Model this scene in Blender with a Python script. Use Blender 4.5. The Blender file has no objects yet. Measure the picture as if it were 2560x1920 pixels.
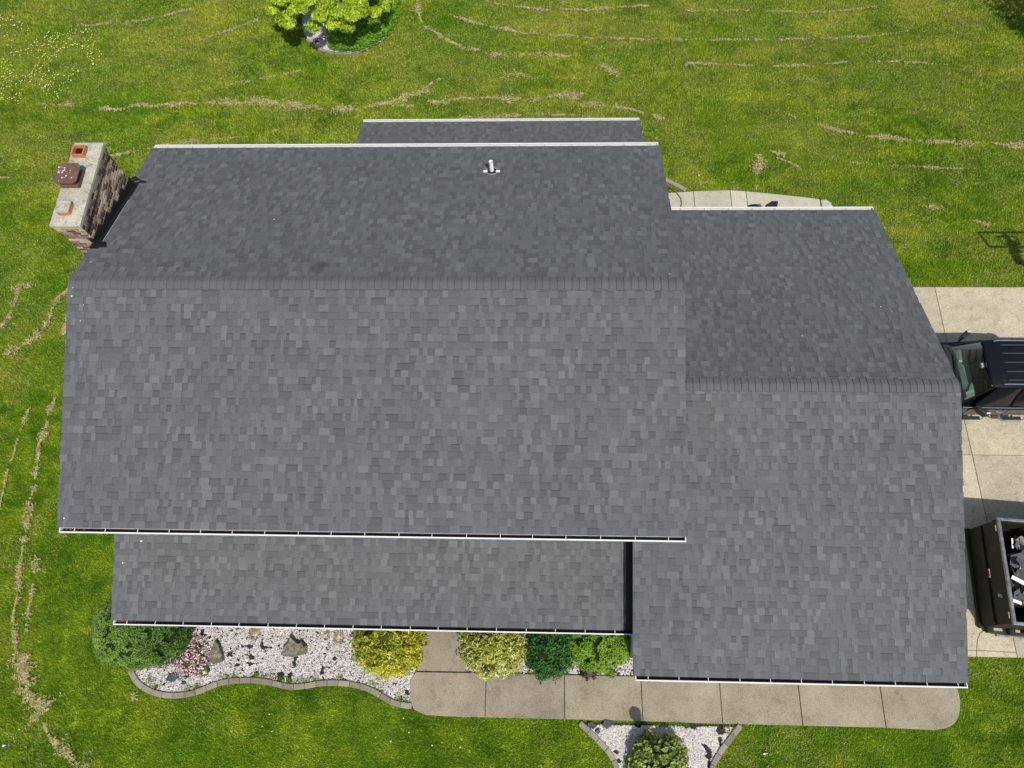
import bpy, bmesh, math, random
import numpy as np
from mathutils import Vector, Matrix, noise
random.seed(7); rng = np.random.default_rng(11)
S = bpy.context.scene; C = S.collection

# ---------------------------------------------------------------- camera, sky, sun, exposure
CAM = Vector((9.45316, -7.18507, 19.69804)); TILT, YAW, ROLL, FPX = 0.38508, 0.09894, -0.08458, 1821.787
def cam_axes():
    ct, st = math.cos(TILT), math.sin(TILT); cr, sr = math.cos(ROLL), math.sin(ROLL)
    right = Vector((1, 0, 0)); up = Vector((0, ct, st)); fwd = Vector((0, st, -ct))
    r, u = cr*right + sr*up, -sr*right + cr*up
    Z = Matrix.Rotation(YAW, 3, 'Z')
    return Z @ r, Z @ u, Z @ fwd
r_, u_, f_ = cam_axes()
cd = bpy.data.cameras.new('camera'); cam = bpy.data.objects.new('camera', cd); C.objects.link(cam)
cam.matrix_world = Matrix(((r_.x, u_.x, -f_.x, CAM.x), (r_.y, u_.y, -f_.y, CAM.y), (r_.z, u_.z, -f_.z, CAM.z), (0, 0, 0, 1)))
cd.sensor_width = 36; cd.lens = FPX/2560*36; cd.clip_start = .5; cd.clip_end = 500
S.camera = cam
SUNDIR = Vector((.27, -.60, 1.0)).normalized()
elev = math.asin(SUNDIR.z); azim = math.atan2(SUNDIR.x, SUNDIR.y)
W = bpy.data.worlds.new('World'); S.world = W; W.use_nodes = True
nt = W.node_tree; bg = nt.nodes['Background']
sky = nt.nodes.new('ShaderNodeTexSky'); sky.sky_type = 'NISHITA'; sky.sun_disc = False
sky.sun_elevation = elev; sky.sun_rotation = azim; sky.air_density = 1.0; sky.dust_density = 1.5
nt.links.new(sky.outputs[0], bg.inputs[0]); bg.inputs[1].default_value = .125
sd = bpy.data.lights.new('sun', 'SUN'); sd.energy = 4.35; sd.angle = math.radians(.55); sd.color = (1, .955, .88)
sun = bpy.data.objects.new('sun', sd); C.objects.link(sun); sun.location = (15, -20, 30)
sun.rotation_euler = SUNDIR.to_track_quat('Z', 'Y').to_euler()
S.view_settings.view_transform = 'Standard'; S.view_settings.look = 'None'
S.view_settings.exposure = 0.0; S.view_settings.gamma = 1; S.view_settings.use_curve_mapping = False
S.render.engine = 'CYCLES'; S.cycles.max_bounces = 5; S.cycles.diffuse_bounces = 3; S.cycles.transparent_max_bounces = 6

# ---------------------------------------------------------------- materials
class NT:
    def __init__(s, name, rough=.9, spec=.3, metallic=0):
        s.m = bpy.data.materials.new(name); s.m.use_nodes = True; s.t = s.m.node_tree
        s.b = s.t.nodes['Principled BSDF']; s.b.inputs['Roughness'].default_value = rough
        s.b.inputs['Specular IOR Level'].default_value = spec; s.b.inputs['Metallic'].default_value = metallic
        g = s.n('ShaderNodeNewGeometry'); s.pos = g.outputs['Position']
    def n(s, k, **kw):
        o = s.t.nodes.new(k)
        for a, v in kw.items(): setattr(o, a, v)
        return o
    def L(s, a, b): s.t.links.new(a, b)
    def noise(s, scale, detail=4, rough=.55, vec=None, dist=0):
        o = s.n('ShaderNodeTexNoise'); o.inputs['Scale'].default_value = scale; o.inputs['Detail'].default_value = detail
        o.inputs['Roughness'].default_value = rough; o.inputs['Distortion'].default_value = dist
        s.L(vec or s.pos, o.inputs['Vector']); return o.outputs['Fac']
    def scaled(s, v):
        o = s.n('ShaderNodeVectorMath', operation='MULTIPLY'); s.L(s.pos, o.inputs[0]); o.inputs[1].default_value = v; return o.outputs[0]
    def ramp(s, fac, stops):
        o = s.n('ShaderNodeValToRGB'); e = o.color_ramp.elements
        while len(e) < len(stops): e.new(.5)
        for q, (p, c) in zip(e, stops):
            q.position = p; q.color = (c[0], c[1], c[2], 1) if hasattr(c, '__len__') else (c, c, c, 1)
        s.L(fac, o.inputs[0]); return o.outputs[0]
    def mix(s, fac, a, b, mode='MIX'):
        o = s.n('ShaderNodeMix', data_type='RGBA', blend_type=mode)
        for v, i in ((fac, 0), (a, 6), (b, 7)):
            if hasattr(v, 'links'): s.L(v, o.inputs[i])
            elif i == 0: o.inputs[0].default_value = v
            else: o.inputs[i].default_value = (*v, 1)
        return o.outputs[2]
    def attr(s, name):
        o = s.n('ShaderNodeAttribute'); o.attribute_name = name; return o.outputs['Fac']
    def mul(s, a, k, op='MULTIPLY'):
        o = s.n('ShaderNodeMath', operation=op); s.L(a, o.inputs[0])
        if hasattr(k, 'links'): s.L(k, o.inputs[1])
        else: o.inputs[1].default_value = k
        return o.outputs[0]
    def bump(s, fac, strength=.3, dist=.01):
        o = s.n('ShaderNodeBump'); o.inputs['Strength'].default_value = strength; o.inputs['Distance'].default_value = dist
        s.L(fac, o.inputs['Height']); s.L(o.outputs[0], s.b.inputs['Normal'])
    def out(s, c):
        if hasattr(c, 'links'): s.L(c, s.b.inputs['Base Color'])
        else: s.b.inputs['Base Color'].default_value = (*c, 1)
        return s.m

def plain(name, col, rough=.6, spec=.4, metallic=0, var=.12, scale=9, bump=0):
    m = NT(name, rough, spec, metallic)
    n = m.noise(scale, 5)
    lo = tuple(c*(1-var) for c in col); hi = tuple(min(1, c*(1+var)) for c in col)
    if bump: m.bump(m.noise(scale*8, 3), bump, .004)
    return m.out(m.ramp(n, [(.3, lo), (.7, hi)]))

def mat_shingle():
    m = NT('asphalt_shingle', .92, .25)
    tone = m.attr('tone')
    base = m.ramp(tone, [(0, (.034, .036, .039)), (.2, (.076, .079, .081)), (.5, (.102, .1065, .1095)), (.8, (.130, .135, .1385)), (1, (.155, .161, .165))])
    grain = m.ramp(m.noise(95, 2, .8), [(.3, .72), (.7, 1.28)])
    big = m.ramp(m.noise(.45, 3, .6), [(.3, (.94, .94, .95)), (.7, (1.05, 1.05, 1.04))])
    c = m.mix(1, base, grain, 'MULTIPLY'); c = m.mix(1, c, big, 'MULTIPLY')
    dd = m.n('ShaderNodeVectorMath', operation='DISTANCE'); m.L(m.pos, dd.inputs[0]); dd.inputs[1].default_value = (5.0, .42, 7.05)
    st = m.mul(dd.outputs['Value'], m.mul(m.noise(9, 4), .22), 'SUBTRACT')
    c = m.mix(1, c, m.ramp(st, [(.0, .62), (.12, 1.0)]), 'MULTIPLY')
    m.bump(m.noise(240, 2, .7), .35, .004)
    return m.out(c)
def mat_concrete(name, a, b, blot=.5):
    m = NT(name, .93, .2)
    n1 = m.noise(1.3, 5, .62); n2 = m.noise(38, 3, .75); n3 = m.noise(5, 6, .7, dist=.4)
    c = m.ramp(n1, [(.3, a), (.72, b)])
    c = m.mix(1, c, m.ramp(n2, [(.28, .6), (.5, 1.0), (.72, 1.35)]), 'MULTIPLY')
    c = m.mix(1, c, m.ramp(n3, [(.30, (1-blot*.6, 1-blot*.62, 1-blot*.66)), (.5, (1, 1, 1))]), 'MULTIPLY')
    oi = m.n('ShaderNodeObjectInfo')
    c = m.mix(1, c, m.ramp(oi.outputs['Random'], [(0, (.90, .90, .91)), (1, (1.08, 1.07, 1.05))]), 'MULTIPLY')
    m.bump(m.noise(70, 3, .8), .4, .006)
    return m.out(c)
def lawn_color(m, dark=1.0):
    K = lambda r, g, b: (r*dark, g*dark, b*dark)
    v = m.scaled((.6, 1.0, 1.0))
    n1 = m.noise(.42, 7, .66, v, .6); n2 = m.noise(1.25, 6, .68, None, .5); n3 = m.noise(.22, 4, .55); n4 = m.noise(6.5, 5, .72, m.scaled((.7, 1, 1)))
    g = m.ramp(n2, [(.28, K(.044, .096, .005)), (.43, K(.087, .155, .007)), (.57, K(.140, .213, .010)), (.72, K(.232, .305, .018))])
    g = m.mix(1, g, m.ramp(n4, [(.3, (.68, .74, .65)), (.5, (1, 1, 1)), (.7, (1.30, 1.17, 1.3))]), 'MULTIPLY')
    dry = m.ramp(n4, [(.3, K(.145, .190, .010)), (.7, K(.265, .270, .040))])
    sep = m.n('ShaderNodeSeparateXYZ'); m.L(m.pos, sep.inputs[0])          # the back lawn is drier than the front
    f = m.mul(n1, m.mul(sep.outputs['Y'], .0075), 'ADD')
    c = m.mix(m.ramp(f, [(.48, 0.0), (.62, .58), (.76, .92)]), g, dry)
    n5 = m.noise(.85, 5, .62, m.scaled((.45, 1.0, 1.0)), 1.2)
    c = m.mix(1, c, m.ramp(n5, [(.34, (.66, .76, .7)), (.5, (1, 1, 1)), (.66, (1.36, 1.20, 1.25))]), 'MULTIPLY')
    return m.mix(m.ramp(n3, [(.45, 0.), (.62, .45)]), c, K(.055, .150, .006))
def mat_lawn():
    m = NT('lawn_soil', 1, .1); c = lawn_color(m, .78)
    c = m.mix(1, c, m.ramp(m.noise(26, 4, .75), [(.3, .55), (.7, 1.3)]), 'MULTIPLY')
    m.bump(m.noise(40, 4, .8), .7, .03)
    return m.out(c)
def mat_blade():
    m = NT('grass_blade', .85, .04)
    c = lawn_color(m, 1.30)
    t = m.attr('tint')
    c = m.mix(1, c, m.ramp(t, [(0, (.35, .48, .4)), (.5, (1, 1, 1)), (.85, (1.25, 1.22, 1.3)), (1, (1.6, 1.5, 3.0))]), 'MULTIPLY')
    return m.out(c)
def mat_leaf(name, stops, rough=.5, spec=.35, trans=.25):
    m = NT(name, rough, spec)
    c = m.ramp(m.attr('tint'), stops); m.out(c)
    if trans:
        tr = m.n('ShaderNodeBsdfTranslucent'); m.L(c, tr.inputs[0])
        mx = m.n('ShaderNodeMixShader'); mx.inputs[0].default_value = trans
        o = m.t.nodes['Material Output']; m.L(m.b.outputs[0], mx.inputs[1]); m.L(tr.outputs[0], mx.inputs[2]); m.L(mx.outputs[0], o.inputs[0])
    return m.m
def tinted(name, stops, rough=.9, spec=.25, grain=30, amp=.25, bump=.3):
    m = NT(name, rough, spec)
    c = m.ramp(m.attr('tint'), stops)
    c = m.mix(1, c, m.ramp(m.noise(grain, 4, .7), [(.3, 1-amp), (.7, 1+amp)]), 'MULTIPLY')
    if bump: m.bump(m.noise(grain*3, 3), bump, .006)
    return m.out(c)

M = {}
M['shingle'] = mat_shingle()
M['walk'] = mat_concrete('aggregate_walk', (.225, .195, .14), (.32, .28, .21), .4)
M['drive'] = mat_concrete('driveway_concrete', (.38, .34, .245), (.48, .435, .325), .4)
M['patio'] = mat_concrete('patio_concrete', (.42, .385, .30), (.52, .48, .38), .35)
M['lawn'] = mat_lawn(); M['blade'] = mat_blade()
M['joint'] = plain('joint_soil', (.05, .042, .03), 1, .1)
M['crack'] = plain('crack', (.09, .075, .05), 1, .1)
M['white'] = plain('white_aluminium', (.70, .70, .69), .38, .5, 0, .03, 3)
M['gutdark'] = plain('gutter_bottom_dark', (.016, .014, .012), .9, .2, 0, .5, 20)
M['litter'] = plain('gutter_leaf_litter', (.20, .11, .06), .95, .1, 0, .6, 22)
M['black'] = plain('black_flashing', (.010, .011, .012), .55, .35, 0, .3, 6)
M['siding'] = plain('cream_siding', (.62, .60, .54), .7, .3, 0, .05, 5)
M['glass'] = plain('window_glass', (.02, .025, .03), .06, .8)
M['door'] = plain('white_door_paint', (.7, .69, .66), .5, .4)
M['cap'] = mat_concrete('chimney_cap_concrete', (.33, .31, .23), (.55, .52, .43), .95)
M['mortar'] = plain('mortar', (.50, .44, .34), .95, .1, 0, .3, 14)
M['brick'] = tinted('brick', [(0, (.035, .025, .022)), (.35, (.10, .062, .048)), (.5, (.20, .125, .09)), (.65, (.33, .225, .15)), (.82, (.47, .39, .28)), (1, (.66, .61, .52))], .95, .15, 26, .4, .5)
M['clay'] = plain('clay_flue', (.46, .175, .075), .85, .2, 0, .25, 12)
M['soot'] = plain('soot', (.02, .014, .011), 1, .05)
M['rust'] = plain('brown_metal', (.135, .075, .052), .6, .35, 0, .25, 8)
M['drop'] = plain('bird_dropping', (.8, .8, .78), .9, .1)
M['pvc'] = plain('white_pvc', (.82, .83, .84), .4, .4, 0, .02)
M['lead'] = plain('grey_flashing', (.42, .44, .45), .4, .5, .3, .1)
M['rubber'] = plain('black_rubber', (.015, .015, .016), .7, .3)
M['edging'] = tinted('edging_block', [(0, (.19, .165, .125)), (.5, (.235, .21, .165)), (1, (.29, .26, .21))], .95, .15, 18, .2, .3)
M['fabric'] = plain('weed_fabric', (.028, .028, .032), .95, .1, 0, .4, 11)
M['chips'] = tinted('white_stone_chips', [(0, (.12, .105, .095)), (.2, (.33, .30, .28)), (.6, (.52, .485, .46)), (1, (.80, .78, .76))], .85, .25, 20, .15, 0)
M['slate'] = plain('blue_black_slate', (.060, .066, .078), .7, .4, 0, .4, 14, .5)
M['rock'] = NT('lichen_rock', .95, .15).m
def _rock():
    m = NT('lichened_rock', .95, .15); c = m.ramp(m.noise(9, 6, .7, dist=.5), [(.32, (.055, .045, .030)), (.5, (.18, .16, .115)), (.72, (.34, .315, .235))]); m.bump(m.noise(14, 6, .75), .9, .04); return m.out(c)
bpy.data.materials.remove(M['rock']); M['rock'] = _rock()
M['straw'] = tinted('dry_cut_grass', [(0, (.19, .165, .05)), (.5, (.36, .315, .135)), (1, (.55, .49, .27))], .95, .1, 6, .2, 0)
M['bark'] = plain('grey_bark', (.30, .28, .25), .95, .1, 0, .4, 25, .5)
M['twig'] = plain('brown_twig', (.075, .05, .035), .95, .1, 0, .3, 25)
M['petal_y'] = mat_leaf('yellow_petal', [(0, (.75, .72, .05)), (1, (.85, .85, .45))], .6, .2, 0)
M['hose'] = plain('grey_hose', (.12, .11, .095), .6, .3)
M['paint'] = plain('black_car_paint', (.005, .005, .0055), .16, .35, 0, .2, 2)
M['chrome'] = plain('chrome', (.75, .76, .78), .12, .5, 1, .03)
def _glass():
    m = NT('tinted_car_glass', .05, .45); m.b.inputs['Transmission Weight'].default_value = .0
    return m.out((.008, .010, .009))
def _screen():
    m = NT('windscreen_glass', .02, .8); m.out((.55, .72, .66)); m.b.inputs['Transmission Weight'].default_value = 1; m.b.inputs['IOR'].default_value = 1.12
    tr = m.n('ShaderNodeBsdfTransparent'); tr.inputs[0].default_value = (.62, .76, .71, 1)
    gl = m.n('ShaderNodeBsdfGlossy'); gl.inputs['Roughness'].default_value = .03
    fr = m.n('ShaderNodeFresnel'); fr.inputs[0].default_value = 1.5
    mx = m.n('ShaderNodeMixShader'); m.L(fr.outputs[0], mx.inputs[0]); m.L(tr.outputs[0], mx.inputs[1]); m.L(gl.outputs[0], mx.inputs[2])
    m.L(mx.outputs[0], m.t.nodes['Material Output'].inputs[0]); return m.m
M['paint'].node_tree.nodes['Principled BSDF'].inputs['Coat Weight'].default_value = .35
M['carglass'] = _glass(); M['screen'] = _screen()
M['trim'] = plain('black_plastic', (.02, .02, .021), .55, .35)
M['seat'] = plain('grey_upholstery', (.24, .25, .235), .85, .2)
M['dash'] = plain('dark_dashboard', (.14, .17, .155), .8, .2)
M['tyre'] = plain('tyre_rubber', (.018, .018, .018), .85, .2)
M['ribs'] = plain('sunlit_rib_paint', (.035, .035, .037), .3, .6)  # lighter than the black paint, standing in for sun caught on the ribs
M['lamp'] = plain('lamp_lens', (.6, .6, .62), .15, .6)
M['redlens'] = plain('red_lens', (.4, .02, .015), .2, .5)
M['dump'] = plain('black_dumpster_paint', (.016, .016, .010), .62, .25, 0, .35, 3)
M['steel'] = plain('worn_steel', (.20, .21, .22), .45, .5, .6, .5, 7)
M['sticker_w'] = plain('white_sticker', (.75, .73, .62), .5, .3)
M['sticker_r'] = plain('red_sticker', (.55, .07, .04), .5, .3)
M['scrap'] = tinted('torn_shingle_scrap', [(0, (.02, .02, .022)), (.45, (.10, .10, .105)), (.8, (.26, .26, .25)), (1, (.42, .39, .34))], .95, .2, 60, .4, .4)
M['net'] = mat_leaf('green_netting', [(0, (.05, .16, .06)), (1, (.09, .24, .09))], .6, .3, .4)
M['bare'] = plain('bare_soil', (.20, .135, .085), 1, .1, 0, .4, 14)

# ---------------------------------------------------------------- builders
def tagp(o, label=None, cat=None, group=None, kind=None):
    if label: o['label'] = label
    if cat: o['category'] = cat
    if group: o['group'] = group
    if kind: o['kind'] = kind
    return o
def link(name, me, parent=None):
    o = bpy.data.objects.new(name, me); C.objects.link(o)
    if parent: o.parent = parent
    return o
def thing(name, loc, label, cat, group=None, rz=0):
    o = bpy.data.objects.new(name, None); C.objects.link(o); o.location = loc; o.rotation_euler = (0, 0, rz)
    o.empty_display_size = .2
    return tagp(o, label, cat, group)
def np_mesh(name, v, f, mat, attrs=None, smooth=False):
    """v (N,3), f (M,k) same-size faces, attrs {name: (M,)} per face"""
    v = np.asarray(v, np.float32); f = np.asarray(f, np.int32); k = f.shape[1]; m = len(f)
    me = bpy.data.meshes.new(name); me.vertices.add(len(v)); me.vertices.foreach_set('co', v.ravel())
    me.loops.add(m*k); me.loops.foreach_set('vertex_index', f.ravel())
    me.polygons.add(m); me.polygons.foreach_set('loop_start', np.arange(0, m*k, k, dtype=np.int32))
    me.polygons.foreach_set('use_smooth', np.full(m, smooth))
    for n, a in (attrs or {}).items():
        at = me.attributes.new(n, 'FLOAT', 'FACE'); at.data.foreach_set('value', np.asarray(a, np.float32))
    me.update(calc_edges=True); me.materials.append(mat); return me
class MB:
    """collects boxes, tubes and polygons into one mesh"""
    def __init__(s): s.v = []; s.f = []; s.t = []; s.m = []; s.cur = 0; s.tone = 0
    def add(s, vs, fs, tone=None, mi=None):
        b = len(s.v); s.v += [tuple(q) for q in vs]
        for i, f in enumerate(fs):
            s.f.append([b+j for j in f]); s.t.append(s.tone if tone is None else (tone[i] if hasattr(tone, '__len__') else tone)); s.m.append(s.cur if mi is None else mi)
        return s
    def box(s, a, b, tone=None, mat=None, mi=None, taper=0):
        x0, y0, z0 = a; x1, y1, z1 = b
        vs = [(x0, y0, z0), (x1, y0, z0), (x1, y1, z0), (x0, y1, z0), (x0+taper, y0+taper, z1), (x1-taper, y0+taper, z1), (x1-taper, y1-taper, z1), (x0+taper, y1-taper, z1)]
        if mat: vs = [mat @ Vector(q) for q in vs]
        return s.add(vs, [(3, 2, 1, 0), (4, 5, 6, 7), (0, 1, 5, 4), (1, 2, 6, 5), (2, 3, 7, 6), (3, 0, 4, 7)], tone, mi)
    def tube(s, pts, r, n=8, cap=True, tone=None, mi=None):
        pts = [Vector(p) for p in pts]; rr = r if hasattr(r, '__len__') else [r]*len(pts); vs = []; prev = None
        for i, p in enumerate(pts):
            d = (pts[min(i+1, len(pts)-1)]-pts[max(i-1, 0)]).normalized()
            a = d.orthogonal() if prev is None else (prev-d*prev.dot(d))
            a.normalize(); prev = a; b = d.cross(a)
            vs += [p+rr[i]*(math.cos(2*math.pi*k/n)*a+math.sin(2*math.pi*k/n)*b) for k in range(n)]
        fs = [(i*n+k, i*n+(k+1) % n, (i+1)*n+(k+1) % n, (i+1)*n+k) for i in range(len(pts)-1) for k in range(n)]
        if cap: fs += [tuple(range(n))[::-1], tuple((len(pts)-1)*n+k for k in range(n))]
        return s.add(vs, fs, tone, mi)
    def prism(s, poly, z0, z1, tone=None, mi=None, mat=None):
        n = len(poly)
        a = sum(poly[i][0]*poly[(i+1) % n][1]-poly[(i+1) % n][0]*poly[i][1] for i in range(n))
        if a < 0: poly = poly[::-1]
        vs = [(x, y, z0) for x, y in poly]+[(x, y, z1) for x, y in poly]
        if mat: vs = [mat @ Vector(q) for q in vs]
        fs = [tuple(range(n))[::-1], tuple(range(n, 2*n))]+[(i, (i+1) % n, n+(i+1) % n, n+i) for i in range(n)]
        return s.add(vs, fs, tone, mi)
    def mesh(s, name, mats, smooth=False, bevel=0, attr='tint'):
        me = bpy.data.meshes.new(name); me.from_pydata(s.v, [], s.f)
        at = me.attributes.new(attr, 'FLOAT', 'FACE'); at.data.foreach_set('value', np.array(s.t, np.float32))
        for m in (mats if isinstance(mats, (list, tuple)) else [mats]): me.materials.append(m)
        me.polygons.foreach_set('material_index', np.array(s.m, np.int32))
        if bevel:
            bm = bmesh.new(); bm.from_mesh(me)
            es = [e for e in bm.edges if len(e.link_faces) == 2 and e.calc_face_angle(0) > .5]
            bmesh.ops.bevel(bm, geom=es, offset=bevel, segments=2, profile=.5, affect='EDGES', clamp_overlap=True); bm.to_mesh(me); bm.free()
        if smooth:
            me.polygons.foreach_set('use_smooth', np.full(len(me.polygons), True))
            me.update(); me.set_sharp_from_angle(angle=math.radians(38))
        me.update(); return me
    def obj(s, name, mats, parent=None, **k): return link(name, s.mesh(name, mats, **k), parent)
def local(o, parent): return o
def inpoly(px, py, poly):
    r = np.zeros(len(px), bool); n = len(poly)
    for i in range(n):
        x0, y0 = poly[i]; x1, y1 = poly[(i+1) % n]
        c = ((y0 > py) != (y1 > py)); 
        with np.errstate(divide='ignore', invalid='ignore'): xi = (x1-x0)*(py-y0)/(y1-y0+1e-12)+x0
        r ^= c & (px < xi)
    return r
def rounded(pts, seg=4):
    """Chaikin-smoothed open polyline"""
    p = [Vector((*q, 0)) for q in pts]
    for _ in range(seg):
        q = [p[0]]
        for a, b in zip(p, p[1:]): q += [a*.75+b*.25, a*.25+b*.75]
        q.append(p[-1]); p = q
    return [(v.x, v.y) for v in p]

# ---------------------------------------------------------------- ground outlines
WALK_N = -7.09
entry_poly = [(6.50, -5.2), (7.60, -5.2), (7.66, -7.06), (6.42, -7.06)]
joints = [8.18, 10.14, 12.04, 13.97, 15.89, 17.87]
walkL = [(6.40, -7.10), (6.27, -7.30), (6.29, -7.75), (6.42, -7.97), (6.72, -8.08), (7.3, -8.10)]
walkR = [(17.87, -8.12), (19.0, -8.14), (19.35, -8.09), (19.58, -7.93), (19.71, -7.68), (19.76, -7.35), (19.68, -7.02), (19.4, -6.75)]
walk_poly = walkL+[(10.1, -8.10), (14, -8.12)]+walkR+[(12.2, -6.75), (12.15, -7.09)]
drive_poly = [(18.02, 4.01), (33, 3.95), (33, -6.50), (18.3, -6.47)]
edge1 = rounded([(-1.02, -6.95), (-0.88, -7.24), (-0.7, -7.47), (-0.44, -7.63), (-0.12, -7.74), (0.18, -7.78), (0.51, -7.77), (0.83, -7.71), (1.1, -7.6), (1.41, -7.47), (1.74, -7.4), (2.15, -7.38), (2.48, -7.38), (2.87, -7.45), (3.25, -7.52), (3.62, -7.49), (4.02, -7.41), (4.48, -7.39), (4.89, -7.43), (5.27, -7.52), (5.57, -7.67), (5.87, -7.82), (6.2, -7.88), (6.36, -7.88)], 1)
bed1 = edge1+[(6.36, -7.10), (6.36, -4.6), (-.9, -4.6), (-1.2, -5.6), (-1.1, -6.6)]
bed2 = [(7.6, -7.06), (7.6, -5.0), (12.1, -5.0), (12.1, -7.08)]
edge2 = rounded([(10.50, -8.17), (10.66, -8.3), (10.83, -8.44), (10.98, -8.59), (11.13, -8.72), (11.24, -8.86), (11.32, -8.99), (11.38, -9.13), (11.45, -9.5), (11.6, -9.9), (11.95, -10.25), (12.5, -10.4), (13.05, -10.25), (13.4, -9.9), (13.55, -9.5), (13.63, -9.08), (13.68, -8.99), (13.78, -8.84), (13.92, -8.66), (14.09, -8.48), (14.23, -8.32), (14.39, -8.14)], 1)
bed3 = edge2[:]
patio_poly = [(12.0, 7.36), (13.0, 7.38), (14.35, 7.49), (15.54, 7.53), (16.05, 7.49), (17.11, 7.36), (18.19, 7.21), (18.39, 7.17), (18.40, 4.2), (12.0, 4.2)]
ring_c, ring_r = (2.35, 15.25), 1.76
house_poly = [(.2, 4.2), (.2, -6.0), (11.5, -6.0), (11.8, -6.8), (18.0, -6.8), (18.0, 4.2), (12.1, 4.2), (12.1, 7.9), (4.4, 7.9), (4.4, 4.2)]

# ---------------------------------------------------------------- setting: ground
def sheet():
    n = 120; xs = np.linspace(-90, 110, n); ys = np.linspace(-90, 90, n)
    X, Y = np.meshgrid(xs, ys); Z = np.zeros_like(X)
    v = np.stack([X.ravel(), Y.ravel(), Z.ravel()], 1); i = np.arange(n*n).reshape(n, n)
    f = np.stack([i[:-1, :-1], i[:-1, 1:], i[1:, 1:], i[1:, :-1]], -1).reshape(-1, 4)
    return np_mesh('lawn', v, f, M['lawn'])
lawn = tagp(link('lawn', sheet()), 'mown green lawn with drier yellowish patches all round the house', None, None, 'structure')

def slab_obj(poly, z1, mat, parent, bev=.012):
    b = MB().prism(poly, -.06, z1); return b.obj('slab', mat, parent, bevel=bev)
G = .008
sw = tagp(bpy.data.objects.new('sidewalk', None), 'exposed aggregate concrete walk of square slabs along the front of the garage', None, None, 'structure'); C.objects.link(sw)
tagp(sw, kind='structure')
slab_obj([(8.18-G, -8.10), (8.18-G, WALK_N)]+walkL, .05, M['walk'], sw)
for a, b in zip(joints[:-1], joints[1:]):
    nt_ = -6.78 if a > 12 else WALK_N
    dz = random.uniform(-.004, .004)
    slab_obj([(a+G, -8.10-(a > 13)*.015), (b-G, -8.10-(b > 13)*.015), (b-G, nt_), (a+G, nt_)], .05+dz, M['walk'], sw)
slab_obj([(17.87+G, -6.78), (17.87+G, -8.12)]+rounded(walkR[1:], 2), .05, M['walk'], sw)
slab_obj([(6.50, -5.2), (7.60, -5.2), (7.66, -7.065), (6.42, -7.065)], .055, M['walk'], sw)
MB().prism([(6.35, -7.1), (6.35, -8.0), (19.5, -8.0), (19.5, -6.9), (7.6, -6.9), (7.6, -5.3), (6.5, -5.3), (6.5, -7.1)], -.05, .018).obj('joint_filler', M['joint'], sw)

dv = bpy.data.objects.new('driveway', None); C.objects.link(dv); tagp(dv, 'tan concrete driveway with scored joints east of the garage', None, None, 'structure')
xs = [18.02, 21.345, 24.4, 27.5, 30.5, 33]; ys = [-6.47, -4.6, -1.25, 1.6, 4.0]
ys = [-6.47, -1.25, 4.0]
for i in range(5):
    for j in range(2):
        slab_obj([(xs[i]+G*.8, ys[j]+G*.8), (xs[i+1]-G*.8, ys[j]+G*.8), (xs[i+1]-G*.8, ys[j+1]-G*.8), (xs[i]+G*.8, ys[j+1]-G*.8)], .04+random.uniform(-.002, .002), M['drive'], dv, .008)
MB().prism([(18.1, 3.95), (33, 3.95), (33, -6.42), (18.1, -6.42)], -.05, .012).obj('joint_filler', M['joint'], dv)
def crackline(pts, z, w, parent):
    pts = rounded(pts, 1); b = MB(); q = []
    for i, (x, y) in enumerate(pts):
        q.append((x+random.uniform(-.012, .012), y+random.uniform(-.012, .012)))
    for (x0, y0), (x1, y1) in zip(q, q[1:]):
        d = Vector((x1-x0, y1-y0)).normalized(); nx, ny = -d.y*w, d.x*w
        b.add([(x0-nx, y0-ny, z), (x1-nx, y1-ny, z), (x1+nx, y1+ny, z), (x0+nx, y0+ny, z)], [(0, 1, 2, 3)])
    return b.obj('crack', M['crack'], parent)
crackline([(20.95, -5.7), (20.75, -5.83), (20.6, -5.86), (20.48, -6.0), (20.42, -6.2), (20.36, -6.47)], .0455, .007, dv)
crackline([(18.1, -6.30), (19.0, -6.31), (20.3, -6.33), (21.33, -6.34)], .0455, .005, dv)

pt = bpy.data.objects.new('patio', None); C.objects.link(pt); tagp(pt, 'pale concrete patio strip behind the garage gutter', None, None, 'structure')
pj = [(12.0, 14.39), (14.39, 15.56), (15.56, 16.06), (16.06, 18.36)]
def ynorth(x):
    P = patio_poly[:8]
    for (a, b), (c, d) in zip(P, P[1:]):
        if a <= x <= c: return b+(d-b)*(x-a)/(c-a)
    return P[-1][1]
for a, b in pj:
    top = [(x, ynorth(x)) for x in np.linspace(b-G, a+G, 8)]
    slab_obj([(a+G, 4.25), (b-G, 4.25)]+top, .05, M['patio'], pt, .01)
MB().prism([(12.1, 4.3), (18.3, 4.3), (18.3, 7.1), (12.1, 7.3)], -.05, .015).obj('joint_filler', M['joint'], pt)

def noisy_rock(name, loc, size, mat, parent=None, seed=0, sub=3, rough=.25, flat=1, rz=0, point=0):
    bm = bmesh.new(); bmesh.ops.create_icosphere(bm, subdivisions=sub, radius=1)
    for v in bm.verts:
        d = v.co.copy(); k = 1+rough*noise.noise(d*1.3+Vector((seed*3.1, seed, 0)))+rough*.5*noise.noise(d*3.5+Vector((seed, 7, 2)))
        # planar chops give facets
        for q in range(5):
            n = Vector((math.sin(seed+q*2.1), math.cos(seed*1.7+q*1.3), .4*math.sin(q+seed))).normalized()
            t = d.dot(n)*k
            if t > .62: k *= .62/t*1.0+.0
        if point: k *= 1+point*max(0, d.y)
        v.co = Vector((d.x*k*size[0], d.y*k*size[1], d.z*k*size[2]*flat))
    me = bpy.data.meshes.new(name); bm.to_mesh(me); bm.free(); me.materials.append(mat)
    o = link(name, me, parent); o.location = loc; o.rotation_euler = (0, 0, rz); return o

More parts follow.
